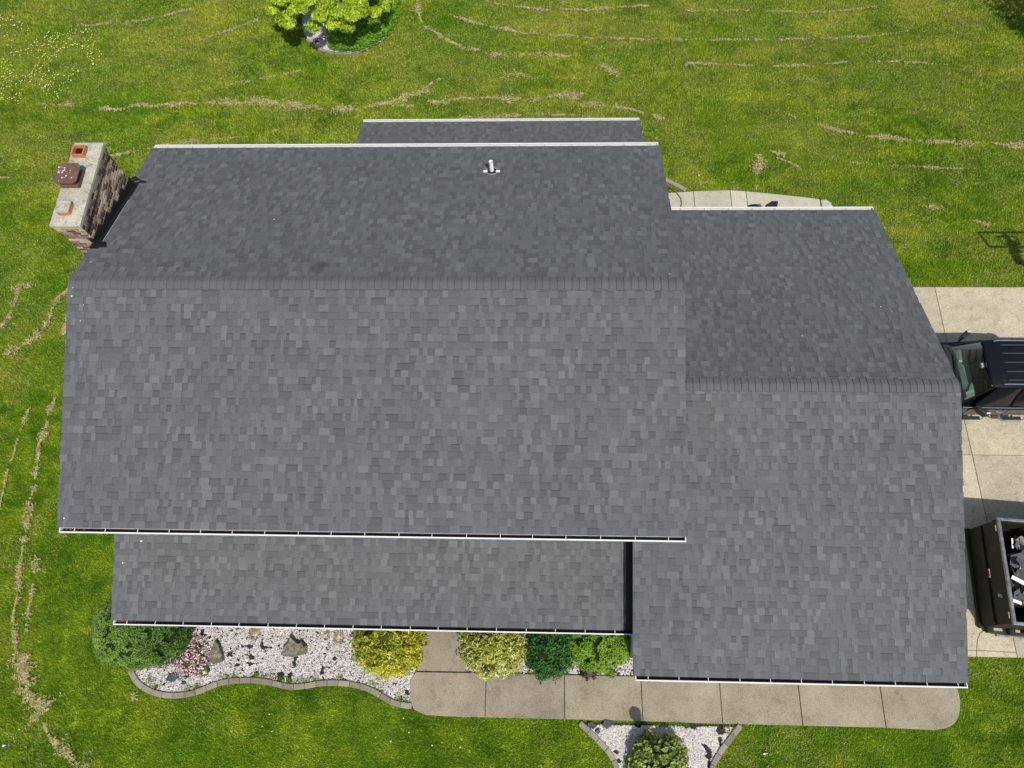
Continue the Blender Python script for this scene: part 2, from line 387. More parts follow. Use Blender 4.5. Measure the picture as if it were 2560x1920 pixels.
st = MB().prism([(18.38, 7.15), (18.55, 7.17), (18.68, 7.05), (18.76, 6.8), (18.74, 6.5), (18.38, 6.5)], -.05, .07).obj('stepping_stone', M['cap'], None, bevel=.03)
tagp(st, 'pale flat stone at the far end of the patio strip behind the garage', 'stone')

# beds: fabric sheet, chips
def bed_sheet(name, poly, z, mat, label):
    b = MB().prism(poly, z-.02, z); o = b.obj(name, mat); return tagp(o, label, None, None, 'structure')
bed_sheet('garden_bed', bed1, .012, M['fabric'], 'planting bed lined with black fabric in front of the porch, left of the entry slab')
bed_sheet('garden_bed', bed2, .012, M['fabric'], 'planting bed lined with black fabric between the entry slab and the garage')
bed_sheet('garden_bed', bed3, .012, M['fabric'], 'rounded planting bed lined with black fabric on the lawn side of the walk')
ring = [(ring_c[0]+ring_r*math.cos(a), ring_c[1]+ring_r*math.sin(a)) for a in np.linspace(0, 2*math.pi, 40, endpoint=False)]
bed_sheet('garden_bed', ring, .012, M['fabric'], 'round planting bed under the tree in the back lawn')

def scatter(poly, n):
    P = np.array(poly); lo, hi = P.min(0), P.max(0); out = []
    while sum(len(a) for a in out) < n:
        q = lo+(hi-lo)*rng.random((n*2, 2)); out.append(q[inpoly(q[:, 0], q[:, 1], poly)])
    return np.concatenate(out)[:n]
def rotm(n, tilt):
    a = rng.random(n)*2*np.pi; b = (rng.random(n)-.5)*2*tilt; c = (rng.random(n)-.5)*2*tilt
    ca, sa, cb, sb, cc, sc = np.cos(a), np.sin(a), np.cos(b), np.sin(b), np.cos(c), np.sin(c)
    z = np.zeros(n); o = np.ones(n)
    Rz = np.stack([np.stack([ca, -sa, z], 1), np.stack([sa, ca, z], 1), np.stack([z, z, o], 1)], 1)
    Rx = np.stack([np.stack([o, z, z], 1), np.stack([z, cb, -sb], 1), np.stack([z, sb, cb], 1)], 1)
    Ry = np.stack([np.stack([cc, z, sc], 1), np.stack([z, o, z], 1), np.stack([-sc, z, cc], 1)], 1)
    return Rz @ Rx @ Ry
def baked(name, base_v, base_f, pts, scale, R, mat, tint, sm=False):
    bv = np.asarray(base_v, float); bf = np.asarray(base_f, int); n = len(pts); k = len(bv)
    sc = scale[:, None, None] if scale.ndim == 1 else scale[:, None, :]
    v = np.einsum('nij,nkj->nki', R, bv[None]*sc)+pts[:, None, :]
    f = bf[None]+(np.arange(n)*k)[:, None, None]
    return np_mesh(name, v.reshape(-1, 3), f.reshape(-1, bf.shape[1]), mat, {'tint': np.repeat(tint, len(bf))}, sm)
OCT_V = [(1, 0, 0), (0, 1, 0), (-1, 0, 0), (0, -1, 0), (.1, .1, 1), (-.1, 0, -1)]
OCT_F = [(0, 1, 4), (1, 2, 4), (2, 3, 4), (3, 0, 4), (1, 0, 5), (2, 1, 5), (3, 2, 5), (0, 3, 5)]
def holes(q, seed, thr, sc=1.6):
    return np.array([noise.noise(Vector((x*sc+seed, y*sc, seed))) < thr for x, y in q])
def chips(poly, n, label, thr=.42, seed=3, bare=()):
    q = scatter(poly, n); keep = holes(q, seed, thr, 3.2)
    for (bx, by, br) in bare:
        d = np.hypot(q[:, 0]-bx, (q[:, 1]-by)*1.5)+.06*np.sin(q[:, 0]*23)+.05*np.cos(q[:, 1]*31); keep &= d > br*.78
    q = q[keep]; n = len(q)
    p = np.column_stack([q, .018+.02*rng.random(n)])
    s = np.column_stack([.016+.022*rng.random(n), .011+.013*rng.random(n), .006+.007*rng.random(n)])
    t = np.clip(rng.normal(.58, .2, n), 0, 1)
    o = link('stone_chips', baked('stone_chips', OCT_V, OCT_F, p, s, rotm(n, .45), M['chips'], t))
    return tagp(o, label, 'gravel', None, 'stuff')
chips([(x, y+.06) if y < -7 else (x, y) for x, y in bed1], 46000, 'white stone chips covering the bed in front of the porch', .52, 3,
      [(1.6, -6.75, .07), (2.0, -6.55, .10), (2.35, -6.5, .07), (2.2, -6.85, .11), (2.5, -6.6, .09), (3.0, -7.28, .18), (3.2, -7.3, .12), (3.9, -6.28, .12), (4.0, -7.1, .08), (1.0, -6.95, .16), (.85, -6.3, .14), (4.3, -6.85, .06), (5.9, -7.2, .05), (6.2, -7.55, .06), (2.2, -6.98, .07), (1.75, -7.05, .06)])
chips([(x, y+.02) for x, y in bed2], 15000, 'white stone chips between the shrubs and the garage corner', .6, 9)
chips([(12.4+(x-12.4)*.95, -9.1+(y+9.1)*.95) for x, y in bed3], 24000, 'white stone chips round the variegated bush on the lawn side of the walk', .46, 21,
      [(11.3, -8.75, .1), (11.45, -8.95, .08), (13.55, -8.85, .12), (13.9, -8.5, .09), (13.45, -9.15, .12), (13.2, -8.22, .08), (11.9, -8.2, .08)])
chips([(ring_c[0]+(x-ring_c[0])*.985, ring_c[1]+(y-ring_c[1])*.985) for x, y in ring], 26000, 'white stone chips in the round bed under the back lawn tree', .75, 30, [(1.25, 14.15, .10)])

# edging blocks
EDGE_MESH = []
def edging(pts, w, label, L=.235, start=0):
    root = thing('bed_edging', (pts[0][0], pts[0][1], 0), label, 'edging')
    P = [Vector((*p, 0)) for p in pts]; acc = []; d = 0
    for a, b in zip(P, P[1:]): acc.append((d, a, b)); d += (b-a).length
    def at(s):
        for d0, a, b in acc:
            l = (b-a).length
            if s <= d0+l or (d0, a, b) == acc[-1]: return a+(b-a)*min(1, max(0, (s-d0)/l))
    n = int(d/L); org = Vector(root.location)
    for i in range(n):
        s0, s1 = i*d/n+.004, (i+1)*d/n-.004
        poly = []; top = []
        for s in np.linspace(s0, s1, 4):
            p = at(s); t = (at(min(d, s+.03))-at(max(0, s-.03))).normalized(); nn = Vector((-t.y, t.x, 0))
            poly.append((p+nn*w/2-org)); top.append((p-nn*w/2-org))
        loop = [(q.x, q.y) for q in poly+top[::-1]]; h = .085+random.uniform(-.006, .006)
        MB().prism(loop, -.03, h, tone=random.random()).obj('edging_block', M['edging'], root, bevel=.012)
    return root
edging(edge1, .135, 'wavy curb of tan concrete blocks round the bed in front of the porch', .28)
edging(edge2, .13, 'curved curb of tan concrete blocks round the bed with the variegated bush', .28)
edging([(ring_c[0]+ring_r*math.cos(a), ring_c[1]+ring_r*math.sin(a)) for a in np.linspace(math.pi*1.2, math.pi*1.62, 24)], .10, 'sunken curb of concrete blocks round the bed under the back lawn tree', .3)
edging([(13.36, 8.02), (13.56, 7.93), (13.76, 7.79), (13.96, 7.66), (14.14, 7.52)], .13, 'short brown curb of two pieces ending at the patio behind the main roof', .36)

# ---------------------------------------------------------------- house
house = thing('house', (0, 0, 0), 'two storey house with charcoal shingled roofs, white gutters and an attached garage', 'house')
TM = math.tan(.32683)
ZR, WM, XL, XR = 7.2, 4.62449, 0.0, 12.277
EXP = .143
shingle_cells = []     # (matrix, width, kind, tone, parent)
class Plane:
    def __init__(s, eave, uphill, slope, label=None):
        s.o = Vector(eave); h = Vector(uphill).normalized()
        s.u = (h*math.cos(slope)+Vector((0, 0, 1))*math.sin(slope)).normalized()
        s.x = Vector((1, 0, 0)); s.n = s.x.cross(s.u)
        if s.n.z < 0: s.n = -s.n
    def P(s, x, d, h=0): return Vector((s.o.x+x, s.o.y, s.o.z))+s.u*d+s.n*h
    def M(s, x, d):
        p = s.P(x, d); fl = 1 if s.x.cross(s.u).z > 0 else -1
        return Matrix(((s.x.x, s.u.x, s.n.x, p.x), (s.x.y, s.u.y, s.n.y, p.y), (s.x.z, s.u.z, s.n.z, p.z), (0, 0, 0, 1)))
CELL = {}
LIFT = .004
def cell_geo(w, kind, tone):
    """one shingle tab: recessed ones carry a dark band at their upper edge, part print, part painted butt shadow"""
    g = .0015; x0, x1 = g*.3, w-g*.3; e = EXP+.012
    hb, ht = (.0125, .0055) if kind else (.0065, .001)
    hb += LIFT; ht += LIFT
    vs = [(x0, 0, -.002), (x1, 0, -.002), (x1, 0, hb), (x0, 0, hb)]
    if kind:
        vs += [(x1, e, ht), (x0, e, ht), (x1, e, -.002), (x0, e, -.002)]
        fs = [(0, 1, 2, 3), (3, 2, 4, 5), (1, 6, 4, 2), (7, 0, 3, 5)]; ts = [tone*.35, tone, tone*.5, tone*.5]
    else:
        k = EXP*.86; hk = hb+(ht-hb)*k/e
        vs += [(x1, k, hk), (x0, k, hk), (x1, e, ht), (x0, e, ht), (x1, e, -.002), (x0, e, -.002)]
        fs = [(0, 1, 2, 3), (3, 2, 4, 5), (5, 4, 6, 7), (1, 8, 6, 4, 2), (9, 0, 3, 5, 7)]; ts = [tone*.35, tone, max(.02, tone-.16), tone*.5, tone*.5]  # upper band: shingle print deepened to paint the butt shadow
    return vs, fs, ts
def flip(fs): return [tuple(f[::-1]) for f in fs]
def run_roof(name, pl, length, slope_len, label, lo=lambda d: 0, hi=None, individual=False, z=0):
    hi = hi or (lambda d: length)
    rows = int(round(slope_len/EXP)); e = EXP
    for r in range(rows):
        d = r*e; x, xe = lo(d), hi(d)
        if xe-x < .1: continue
        x -= 0; kind = random.random() < .5; run = 0
        tone_run = random.gauss(.42, .1)
        cur = x-random.random()*.1
        while cur < xe:
            w = random.choice([.07, .09, .11, .12, .13, .15, .17, .20]) if kind else random.choice([.06, .08, .10, .12, .14, .18, .24])
            a, b = max(cur, x), min(cur+w, xe)
            if b-a > .02:
                if kind: t = random.choice([.45, .49, .52, .55, .58, .64, .76])+random.uniform(-.04, .04)
                else: t = random.choice([.26, .30, .35, .39, .43, .47])+random.uniform(-.04, .04)
                shingle_cells.append((pl, a, d, b-a, kind, min(1, max(.02, t)), name))
            cur += w
            kind = (not kind) if random.random() < .78 else kind
def decking(pl, x0, x1, slope_len, th, name, label, mat=None):
    b = MB(); P = pl.P
    vs = [P(x0, 0, -th), P(x1, 0, -th), P(x1, slope_len, -th), P(x0, slope_len, -th), P(x0, 0, -.003), P(x1, 0, -.003), P(x1, slope_len, -.003), P(x0, slope_len, -.003)]
    fs = [(3, 2, 1, 0), (4, 5, 6, 7), (0, 1, 5, 4), (1, 2, 6, 5), (2, 3, 7, 6), (3, 0, 4, 7)]
    b.add(vs, fs, .3)
    o = b.obj(name, [mat or M['black']], house); o['label'] = label; return o
aM = .32683; LM = WM/math.cos(aM)
front = Plane((XL, -WM, ZR-WM*TM), (0, 1, 0), aM); back = Plane((XL, WM, ZR-WM*TM), (0, -1, 0), aM)
notch = lambda d: .20 if 1.10 < WM-d*math.cos(aM) < 3.33 else 0.0
run_roof('front', front, XR-XL, LM-.02, '')
run_roof('back', back, XR-XL, LM-.02, '', lo=notch)
# porch
aP = .32049; TP = math.tan(aP); YP, ZP = -6.18027, 3.02648; XP0, XP1 = 0.0, 11.369
porch = Plane((XP0, YP, ZP), (0, 1, 0), aP); LP = (YP*-1-4.25)/math.cos(aP)
run_roof('porch', porch, XP1-XP0, LP, '')
# rear extension
aE = .32429; YE, ZE, XE0, XE1 = 8.09262, 2.60498, 4.135, 12.383
rear = Plane((XE0, YE, ZE), (0, -1, 0), aE); LE = (YE-4.3)/math.cos(aE)
run_roof('rear', rear, XE1-XE0, LE, '')
# garage
aG = .32616; TG = math.tan(aG); YG, ZG, WG, XG0, XG1 = -1.33568, 5.27924, 5.75728, 11.4485, 18.254
LG = WG/math.cos(aG)
gf = Plane((XG0, YG-WG, ZG-WG*TG), (0, 1, 0), aG); gb = Plane((XG0, YG+WG, ZG-WG*TG), (0, -1, 0), aG)
run_roof('gfront', gf, XG1-XG0, LG-.02, '', lo=lambda d: 0 if YG-WG+d*math.cos(aG) < -4.35 else .60)
run_roof('gback', gb, XG1-XG0, LG-.02, '', lo=lambda d: .60)
decks = {}
rf = thing('roof', (0, 0, 0), None, None); 
bpy.data.objects.remove(rf)
decks['front'] = decking(front, 0.01, XR-.01, LM, .10, 'roof', 'long front slope of the main roof')
# back deck in pieces round the chimney notch
def deck_multi(pl, rects, th, name, label, xsh=0):
    b = MB()
    for x0, x1, d0, d1 in rects:
        P = pl.P
        vs = [P(x0, d0, -th), P(x1, d0, -th), P(x1, d1, -th), P(x0, d1, -th), P(x0, d0, -.003), P(x1, d0, -.003), P(x1, d1, -.003), P(x0, d1, -.003)]
        b.add(vs, [(3, 2, 1, 0), (4, 5, 6, 7), (0, 1, 5, 4), (1, 2, 6, 5), (2, 3, 7, 6), (3, 0, 4, 7)], .3)
    o = b.obj(name, [M['black']], house); o['label'] = label; return o
cM = math.cos(aM); dn0, dn1 = (WM-3.33)/cM, (WM-1.10)/cM
decks['back'] = deck_multi(back, [(.01, XR-.01, 0, dn0), (.19, XR-.01, dn0, dn1), (.01, XR-.01, dn1, LM-.004)], .10, 'roof', 'back slope of the main roof with the white vent pipe')
decks['porch'] = decking(porch, .01, XP1-.01, LP, .10, 'roof', 'low porch roof below the main front gutter')
decks['rear'] = decking(rear, .01, XE1-XE0-.01, LE, .10, 'roof', 'low roof of the rear addition beyond the back gutter')
dgl = (-4.35-(YG-WG))/math.cos(aG)
decks['gfront'] = deck_multi(gf, [(.01, XG1-XG0-.01, 0, dgl), (.60, XG1-XG0-.01, dgl, LG)], .10, 'roof', 'front slope of the garage roof')
decks['gback'] = deck_multi(gb, [(.60, XG1-XG0-.01, 0, LG-.004)], .10, 'roof', 'back slope of the garage roof')
# individual shingles: the 300 that show largest (main front slope under the camera), the rest one part
foot = Vector((9.45, -.9, 6.9))
order = sorted(range(len(shingle_cells)), key=lambda i: (shingle_cells[i][0].P(shingle_cells[i][1]+shingle_cells[i][3]/2, shingle_cells[i][2])-foot).length if shingle_cells[i][6] == 'front' and shingle_cells[i][3] > .09 and shingle_cells[i][2] < LM-.36 else 1e9)
solo = set(order[:300]); cache = {}; rest = MB(); rest_t = []
for i, (pl, a, d, w, kind, tone, nm) in enumerate(shingle_cells):
    neg = pl.u.y < 0
    if i in solo:
        wq = round(w*100)/100; tq = round(tone*12)/12; key = (wq, kind, tq)
        if key not in cache:
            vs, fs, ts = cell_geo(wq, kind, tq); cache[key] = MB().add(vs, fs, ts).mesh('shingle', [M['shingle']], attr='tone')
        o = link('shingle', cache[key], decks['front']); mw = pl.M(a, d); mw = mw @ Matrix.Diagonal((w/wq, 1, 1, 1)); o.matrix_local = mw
    else:
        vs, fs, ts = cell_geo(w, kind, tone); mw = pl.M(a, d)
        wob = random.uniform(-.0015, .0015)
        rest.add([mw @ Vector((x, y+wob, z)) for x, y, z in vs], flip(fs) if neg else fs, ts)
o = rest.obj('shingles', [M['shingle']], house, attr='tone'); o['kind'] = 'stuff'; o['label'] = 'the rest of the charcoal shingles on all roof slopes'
# ridge caps
def ridge_caps(x0, x1, y, z, slope, half=.155):
    capm = []
    for t in (.36, .42, .47):
        b = MB(); n = 8; prof = []
        for k in range(n+1):
            s = (k/n*2-1); a = abs(s)*half
            yy = math.copysign(a*math.cos(slope), s); zz = -math.sqrt((a*math.sin(slope))**2+.012**2)+.012
            prof.append((yy, zz))
        e = .156
        for lift0, lift1, xa, xb in ((.021, .014, 0, e),):
            xm = .127; vs = [(xa, p[0], p[1]+lift0) for p in prof]+[(xm, p[0], p[1]+lift1+.001) for p in prof]+[(xa, p[0], p[1]+.004) for p in prof]
            m = n+1
            fs = [(k, m+k, m+k+1, k+1) for k in range(n)]+[(2*m+k, k, k+1, 2*m+k+1) for k in range(n)]
            ts = [t]*n+[.03]*n
            # side edges
            vs2 = len(vs); vs += [(xa, prof[0][0], prof[0][1]-.006), (xb, prof[0][0], prof[0][1]-.006), (xa, prof[-1][0], prof[-1][1]-.006), (xb, prof[-1][0], prof[-1][1]-.006)]
            fs += [(0, vs2, vs2+1, m), (n, m+n, vs2+3, vs2+2)]; ts += [.12, .12]
            v3 = len(vs); vs += [(xb, p[0], p[1]+lift1) for p in prof]; fs += [(m+k, v3+k, v3+k+1, m+k+1) for k in range(n)]; ts += [.13]*n
            b.add(vs, fs, ts)
        capm.append(b.mesh('ridge_cap', [M['shingle']], attr='tone'))
    n = int((x1-x0)/EXP)
    for i in range(n):
        o = link('ridge_cap', random.choice(capm), house); o.location = (x0+(x1-x0)*i/n, y+random.uniform(-.003, .003), z+.001); 
        o.scale = ((x1-x0)/n/EXP, 1, 1)
ridge_caps(.02, XR-.03, 0, ZR, aM); ridge_caps(XR+.0, XG1-.02, YG, ZG, aG)

# gutters
def gutter(x0, x1, y, z, out, label, litter=False, spacing=.61, off=.3):
    """open K-style trough hung below the roof edge; out=-1 faces the front, +1 the back"""
    w, h, t = .100, .105, .010
    b = MB(); s = out
    def bx(a, c): b.box((x0 if a[0] is None else a[0], min(y+s*a[1], y+s*c[1]), z+a[2]), (x1 if c[0] is None else c[0], max(y+s*a[1], y+s*c[1]), z+c[2]))
    bx((None, -.012, -h), (None, 0, -.02)); bx((None, 0, -h), (None, w-.03, -h+t)); 
    bx((None, w-.012, -.055), (None, w, .012)); bx((None, w-.028, -h), (None, w-.016, -.050)); bx((None, w-.022, .004), (None, w+.004, .016))
    b.box((x0-.006, min(y, y+s*w), z-h), (x0+.012, max(y, y+s*w), z+.012)); b.box((x1-.012, min(y, y+s*w), z-h), (x1+.006, max(y, y+s*w), z+.012))
    g = b.obj('gutter', [M['white']], house, bevel=.003); g['label'] = label
    MB().box((x0+.015, min(y+s*.002, y+s*(w-.03)), z-h+t), (x1-.015, max(y+s*.002, y+s*(w-.03)), z-h+t+.012)).obj('gutter_bottom', [M['gutdark']], g)  # near-black strip along the trough bottom
    if litter:
        lb = MB()
        for _ in range(60):
            q = x0+.05+abs(random.gauss(0, .25)); 
            if q > x1: continue
            yy = y+s*random.uniform(.01, .075); c = random.uniform(.008, .03)
            lb.add([(q, yy, z-h+.03), (q+c, yy+c*.4, z-h+.04), (q+c*1.2, yy+c, z-h+.03), (q+.2*c, yy+c*.8, z-h+.045)], [(0, 1, 2, 3)])
        lo = lb.obj('leaf_litter', [M['litter']], g); lo['kind'] = 'stuff'
    hm = MB().box((-.005, min(0, s*(w-.01)), -.006), (.005, max(0, s*(w-.01)), .006)).mesh('hanger', [M['white']])
    q = x0+off
    while q < x1-.05:
        hgr = link('hanger', hm, g); hgr.location = (q, y, z+.003); q += spacing+random.uniform(-.03, .03)
    return g
ze = ZR-WM*TM
gutter(.05, XR-.01, -WM+.004, ze-.012, -1, 'white front gutter of the main roof', True, .64)
gutter(.02, XR-.03, WM+.012, ze-.020, 1, 'white back gutter of the main roof', False, .62)
gutter(XP0+.06, 11.72, YP+.004, ZP-.012, -1, 'white porch gutter above the shrubs', True, .62)
gutter(XE0+.02, XE1-.04, YE+.012, ZE-.02, 1, 'white gutter of the rear addition', False, .62)
gutter(XG0+.05, XG1-.03, YG-WG+.004, ZG-WG*TG-.012, -1, 'white front gutter of the garage', False, .62, .26)
gutter(XR+.02, XG1-.03, YG+WG+.012, ZG-WG*TG-.02, 1, 'white back gutter of the garage', False, .62)

# fascia boards, rake boards
def fascia(x0, x1, y, z): MB().box((x0, y+(.006 if y < 0 else -.002), z-.19), (x1, y+(.024 if y < 0 else .018), z-.022)).obj('fascia', [M['white']], house)
fascia(.02, XR-.02, -WM+.004, ze); fascia(.02, XR-.02, WM-.024, ze); fascia(.02, 11.35, YP+.004, ZP); fascia(XE0+.02, XE1-.02, YE-.024, ZE)
fascia(XG0+.02, XG1-.02, YG-WG+.004, ZG-WG*TG); fascia(XR, XG1-.02, YG+WG-.024, ZG-WG*TG)
def rake(x, y0, z0, y1, z1, th=.02, mat='white'):
    h = .17
    MB().add([(x, y0, z0-h), (x+th, y0, z0-h), (x+th, y0, z0-.006), (x, y0, z0-.006), (x, y1, z1-h), (x+th, y1, z1-h), (x+th, y1, z1-.006), (x, y1, z1-.006)],
             [(0, 1, 2, 3), (7, 6, 5, 4), (0, 3, 7, 4), (1, 5, 6, 2), (3, 2, 6, 7), (0, 4, 5, 1)]).obj('rake_board', [M[mat]], house)
for x in (.012, XR-.034):
    rake(x, -WM+.03, ze, 0, ZR-.012)
rake(XR-.034, WM-.03, ze, .01, ZR-.012); rake(.012, WM-.03, ze, 3.36, ZR-3.36*TM-.004); rake(.012, 1.07, ZR-1.07*TM-.01, .01, ZR-.012)
rake(.012, YP+.03, ZP, -4.3, ZP+(-4.3-YP)*TP); rake(XE0+.012, YE-.03, ZE, 4.35, ZE+(YE-4.35)*math.tan(aE)); rake(XE1-.034, YE-.03, ZE, 4.35, ZE+(YE-4.35)*math.tan(aE))
rake(XG0+.012, YG-WG+.03, ZG-WG*TG, -4.36, ZG-(-1.336+4.36)*TG); rake(XG1-.034, YG-WG+.03, ZG-WG*TG, YG, ZG-.012); rake(XG1-.034, YG+WG-.03, ZG-WG*TG, YG+.01, ZG-.012)

# walls with lap siding courses
def wall(poly3, name='wall', lab=None, th=.12, n=None):
    v = [Vector(p) for p in poly3]; nn = Vector(n).normalized()
    b = MB(); k = len(v); vs = v+[p-nn*th for p in v]
    b.add(vs, [tuple(range(k)), tuple(range(k, 2*k))[::-1]]+[(i, k+i, k+(i+1) % k, (i+1) % k) for i in range(k)])
    me = b.mesh(name, [M['siding']]); bm = bmesh.new(); bm.from_mesh(me); bmesh.ops.recalc_face_normals(bm, faces=bm.faces); bm.to_mesh(me); bm.free()
    o = link(name, me, house)
    if lab: o['label'] = lab
    # lap lines: proud thin strips
    ax = 0 if abs(nn.y) > .5 else 1; z = .35; zt = max(p.z for p in v); lo = min(p[ax] for p in v); hi = max(p[ax] for p in v); sb = MB()
    def span(z):
        xs_ = []
        for i in range(k):
            p, q = v[i], v[(i+1) % k]
            if (p.z-z)*(q.z-z) < 0: xs_.append(p[ax]+(q[ax]-p[ax])*(z-p.z)/(q.z-p.z))
        return (min(xs_), max(xs_)) if len(xs_) > 1 else None
    c = v[0]
    while z < zt-.05:
        sp = span(z)
        if sp and sp[1]-sp[0] > .1:
            a, e = sp[0]+.01, sp[1]-.01
            if ax == 0:
                y = c.y; s = nn.y; sb.add([(a, y, z), (e, y, z), (e, y+s*.012, z), (a, y+s*.012, z), (a, y+s*.001, z+.16), (e, y+s*.001, z+.16)], [(0, 1, 2, 3), (3, 2, 5, 4)])
            else:
                x = c.x; s = nn.x; sb.add([(x, a, z), (x, e, z), (x+s*.012, e, z), (x+s*.012, a, z), (x+s*.001, a, z+.16), (x+s*.001, e, z+.16)], [(0, 1, 2, 3), (3, 2, 5, 4)])
        z += .18
    so = sb.obj('siding', [M['siding']], o); so['kind'] = 'stuff'
    return o
ww = .34; yw = WM-.42
zw = ze+.42*TM-.12
wall([(ww, -yw, 0), (XR-ww, -yw, 0), (XR-ww, -yw, zw), (ww, -yw, zw)], n=(0, -1, 0)); wall([(XR-ww, yw, 0), (ww, yw, 0), (ww, yw, zw), (XR-ww, yw, zw)], n=(0, 1, 0))
for x, s in ((ww, -1), (XR-ww, 1)): wall([(x, yw, 0), (x, -yw, 0), (x, -yw, zw), (x, 0, ZR-.14), (x, yw, zw)], n=(s, 0, 0))
gy0, gy1, gx = YG-WG+.42, YG+WG-.42, XG1-.32; gz = ZG-WG*TG+.42*TG-.12
wall([(gx, gy0, 0), (gx, gy1, 0), (gx, gy1, gz), (gx, YG, ZG-.14), (gx, gy0, gz)], n=(1, 0, 0)); wall([(11.76, gy0, 0), (gx, gy0, 0), (gx, gy0, gz), (11.76, gy0, gz)], n=(0, -1, 0))
wall([(gx, gy1, 0), (12.0, gy1, 0), (12.0, gy1, gz), (gx, gy1, gz)], n=(0, 1, 0)); wall([(11.76, gy0+.01, 0), (11.76, -4.3, 0), (11.76, -4.3, 4.1), (11.76, gy0+.01, gz)], n=(-1, 0, 0))
ex0, ex1, ey = XE0+.3, XE1-.3, YE-.36; ez = ZE+.0
wall([(ex1, ey, 0), (ex0, ey, 0), (ex0, ey, ez), (ex1, ey, ez)], n=(0, 1, 0)); wall([(ex0, ey, 0), (ex0, 4.3, 0), (ex0, 4.3, 3.7), (ex0, ey, ez)], n=(-1, 0, 0)); wall([(ex1, 4.3, 0), (ex1, ey, 0), (ex1, ey, ez), (ex1, 4.3, 3.7)], n=(1, 0, 0))
# porch posts, windows, doors
for x in (.45, 3.0, 5.9, 8.4, 11.2):
    MB().box((x-.06, -5.98, 0), (x+.06, -5.86, ZP+.0)).obj('post', [M['white']], house, bevel=.006)
MB().box((.4, -5.99, ZP-.22), (11.3, -5.85, ZP-.02)).obj('porch_beam', [M['white']], house)
def window(x, y, z, w, h, s, axis='y'):
    o = thing('w', (0, 0, 0), None, None); bpy.data.objects.remove(o)
    b = MB()
    for a in ((-w/2-.07, -h/2-.07, w/2+.07, -h/2), (-w/2-.07, h/2, w/2+.07, h/2+.07), (-w/2-.07, -h/2, -w/2, h/2), (w/2, -h/2, w/2+.07, h/2), (-.02, -h/2, .02, h/2)):
        if axis == 'y': b.box((x+a[0], min(y, y+s*.04), z+a[1]), (x+a[2], max(y, y+s*.04), z+a[3]))
        else: b.box((min(x, x+s*.04), y+a[0], z+a[1]), (max(x, x+s*.04), y+a[2], z+a[3]))
    f = b.obj('window', [M['white']], house)
    g = MB()
    if axis == 'y': g.box((x-w/2, min(y+s*.014, y+s*.02), z-h/2), (x+w/2, max(y+s*.014, y+s*.02), z+h/2))
    else: g.box((min(x+s*.014, x+s*.02), y-w/2, z-h/2), (max(x+s*.014, x+s*.02), y+w/2, z+h/2))
    g.obj('pane', [M['glass']], f)
for x in (1.8, 4.4, 9.6): window(x, -yw, 1.5, 1.3, 1.2, -1)
for x in (2.4, 6.2, 9.8): window(x, yw, 4.5, 1.2, .9, 1)
window(XR-ww, 2.6, 4.4, 1.0, 1.0, 1, 'x'); window(ww, -2.4, 4.4, 1.0, 1.0, -1, 'x'); window(6.5, ey, 1.5, 1.5, 1.2, 1); window(9.8, ey, 1.5, 1.5, 1.2, 1)
window(14.3, gy0, 1.6, 1.1, 1.0, -1); window(14.5, gy1, 1.6, 1.1, 1.0, 1)
dr = MB().box((6.6, -yw-.05, .05), (7.55, -yw-.005, 2.1)).obj('front_door', [M['door']], house, bevel=.01)
MB().box((6.68, -yw-.09, 1.0), (6.72, -yw-.051, 1.12)).obj('handle', [M['chrome']], dr)
for k, yy in enumerate((-4.2, .9)):
    gd = MB().box((gx+.005, yy-1.35, .05), (gx+.045, yy+1.35, 2.25)).obj('garage_door', [M['door']], house)
    for j in range(4): MB().box((gx+.046, yy-1.3, .1+j*.55), (gx+.062, yy+1.3, .56+j*.55)).obj('panel', [M['door']], gd, bevel=.01)

# black flashing between porch roof and garage wall
P = porch.P
MB().add([P(XP1-.02, 0, .002), P(11.755, 0, .002), P(11.755, LP, .002), P(XP1-.02, LP, .002)], [(0, 1, 2, 3)]).obj('flashing', [M['black']], house)
MB().add([P(11.745, 0, .0), P(11.745, LP, 0), P(11.745, LP, .42), P(11.745, 0, .40)], [(0, 1, 2, 3)]).obj('flashing', [M['black']], house)
MB().box((XP1-.02, YP, ZP-.2), (11.75, YP+.02, ZP-.004)).obj('fascia', [M['black']], house)

# vent pipe
vx, vy = 8.72, 3.45; vp = back.P(vx, (WM-vy)/cM, 0)
vq = Vector((8.33, 3.62, ZR-3.62*TM))
vent = MB().tube([vq+Vector((0, 0, -.05)), vq+Vector((0, 0, .36))], .048, 16, False)
vent.tube([vq+Vector((0, 0, .36)), vq+Vector((0, 0, .33))], [.048, .036], 16, False)
ve = vent.obj('vent_pipe', [M['pvc']], house, smooth=True)
rb = MB(); ring_v = []
for rr, hh in ((.135, .020), (.115, .030), (.06, .045)):
    ring_v.append([vq+Vector((math.cos(a)*rr, 0, 0))+back.u*math.sin(a)*rr+back.n*hh for a in np.linspace(0, 2*math.pi, 24, endpoint=False)])
allv = sum(ring_v, []); rb.add(allv, [(i*24+k, i*24+(k+1) % 24, (i+1)*24+(k+1) % 24, (i+1)*24+k) for i in range(2) for k in range(24)])
rb.obj('vent_boot', [M['rubber']], ve)
MB().tube([vq+Vector((math.cos(a)*.135, 0, 0))+back.u*math.sin(a)*.135+back.n*.025 for a in np.linspace(0, 2*math.pi, 25)], .008, 6).obj('vent_ring', [M['lead']], ve)
mp = Matrix(((1, back.u.x, back.n.x, vq.x), (0, back.u.y, back.n.y, vq.y), (0, back.u.z, back.n.z, vq.z), (0, 0, 0, 1)))
MB().box((-.19, -.02, .022), (.19, .05, .034), mat=mp).obj('vent_plate', [M['pvc']], ve)

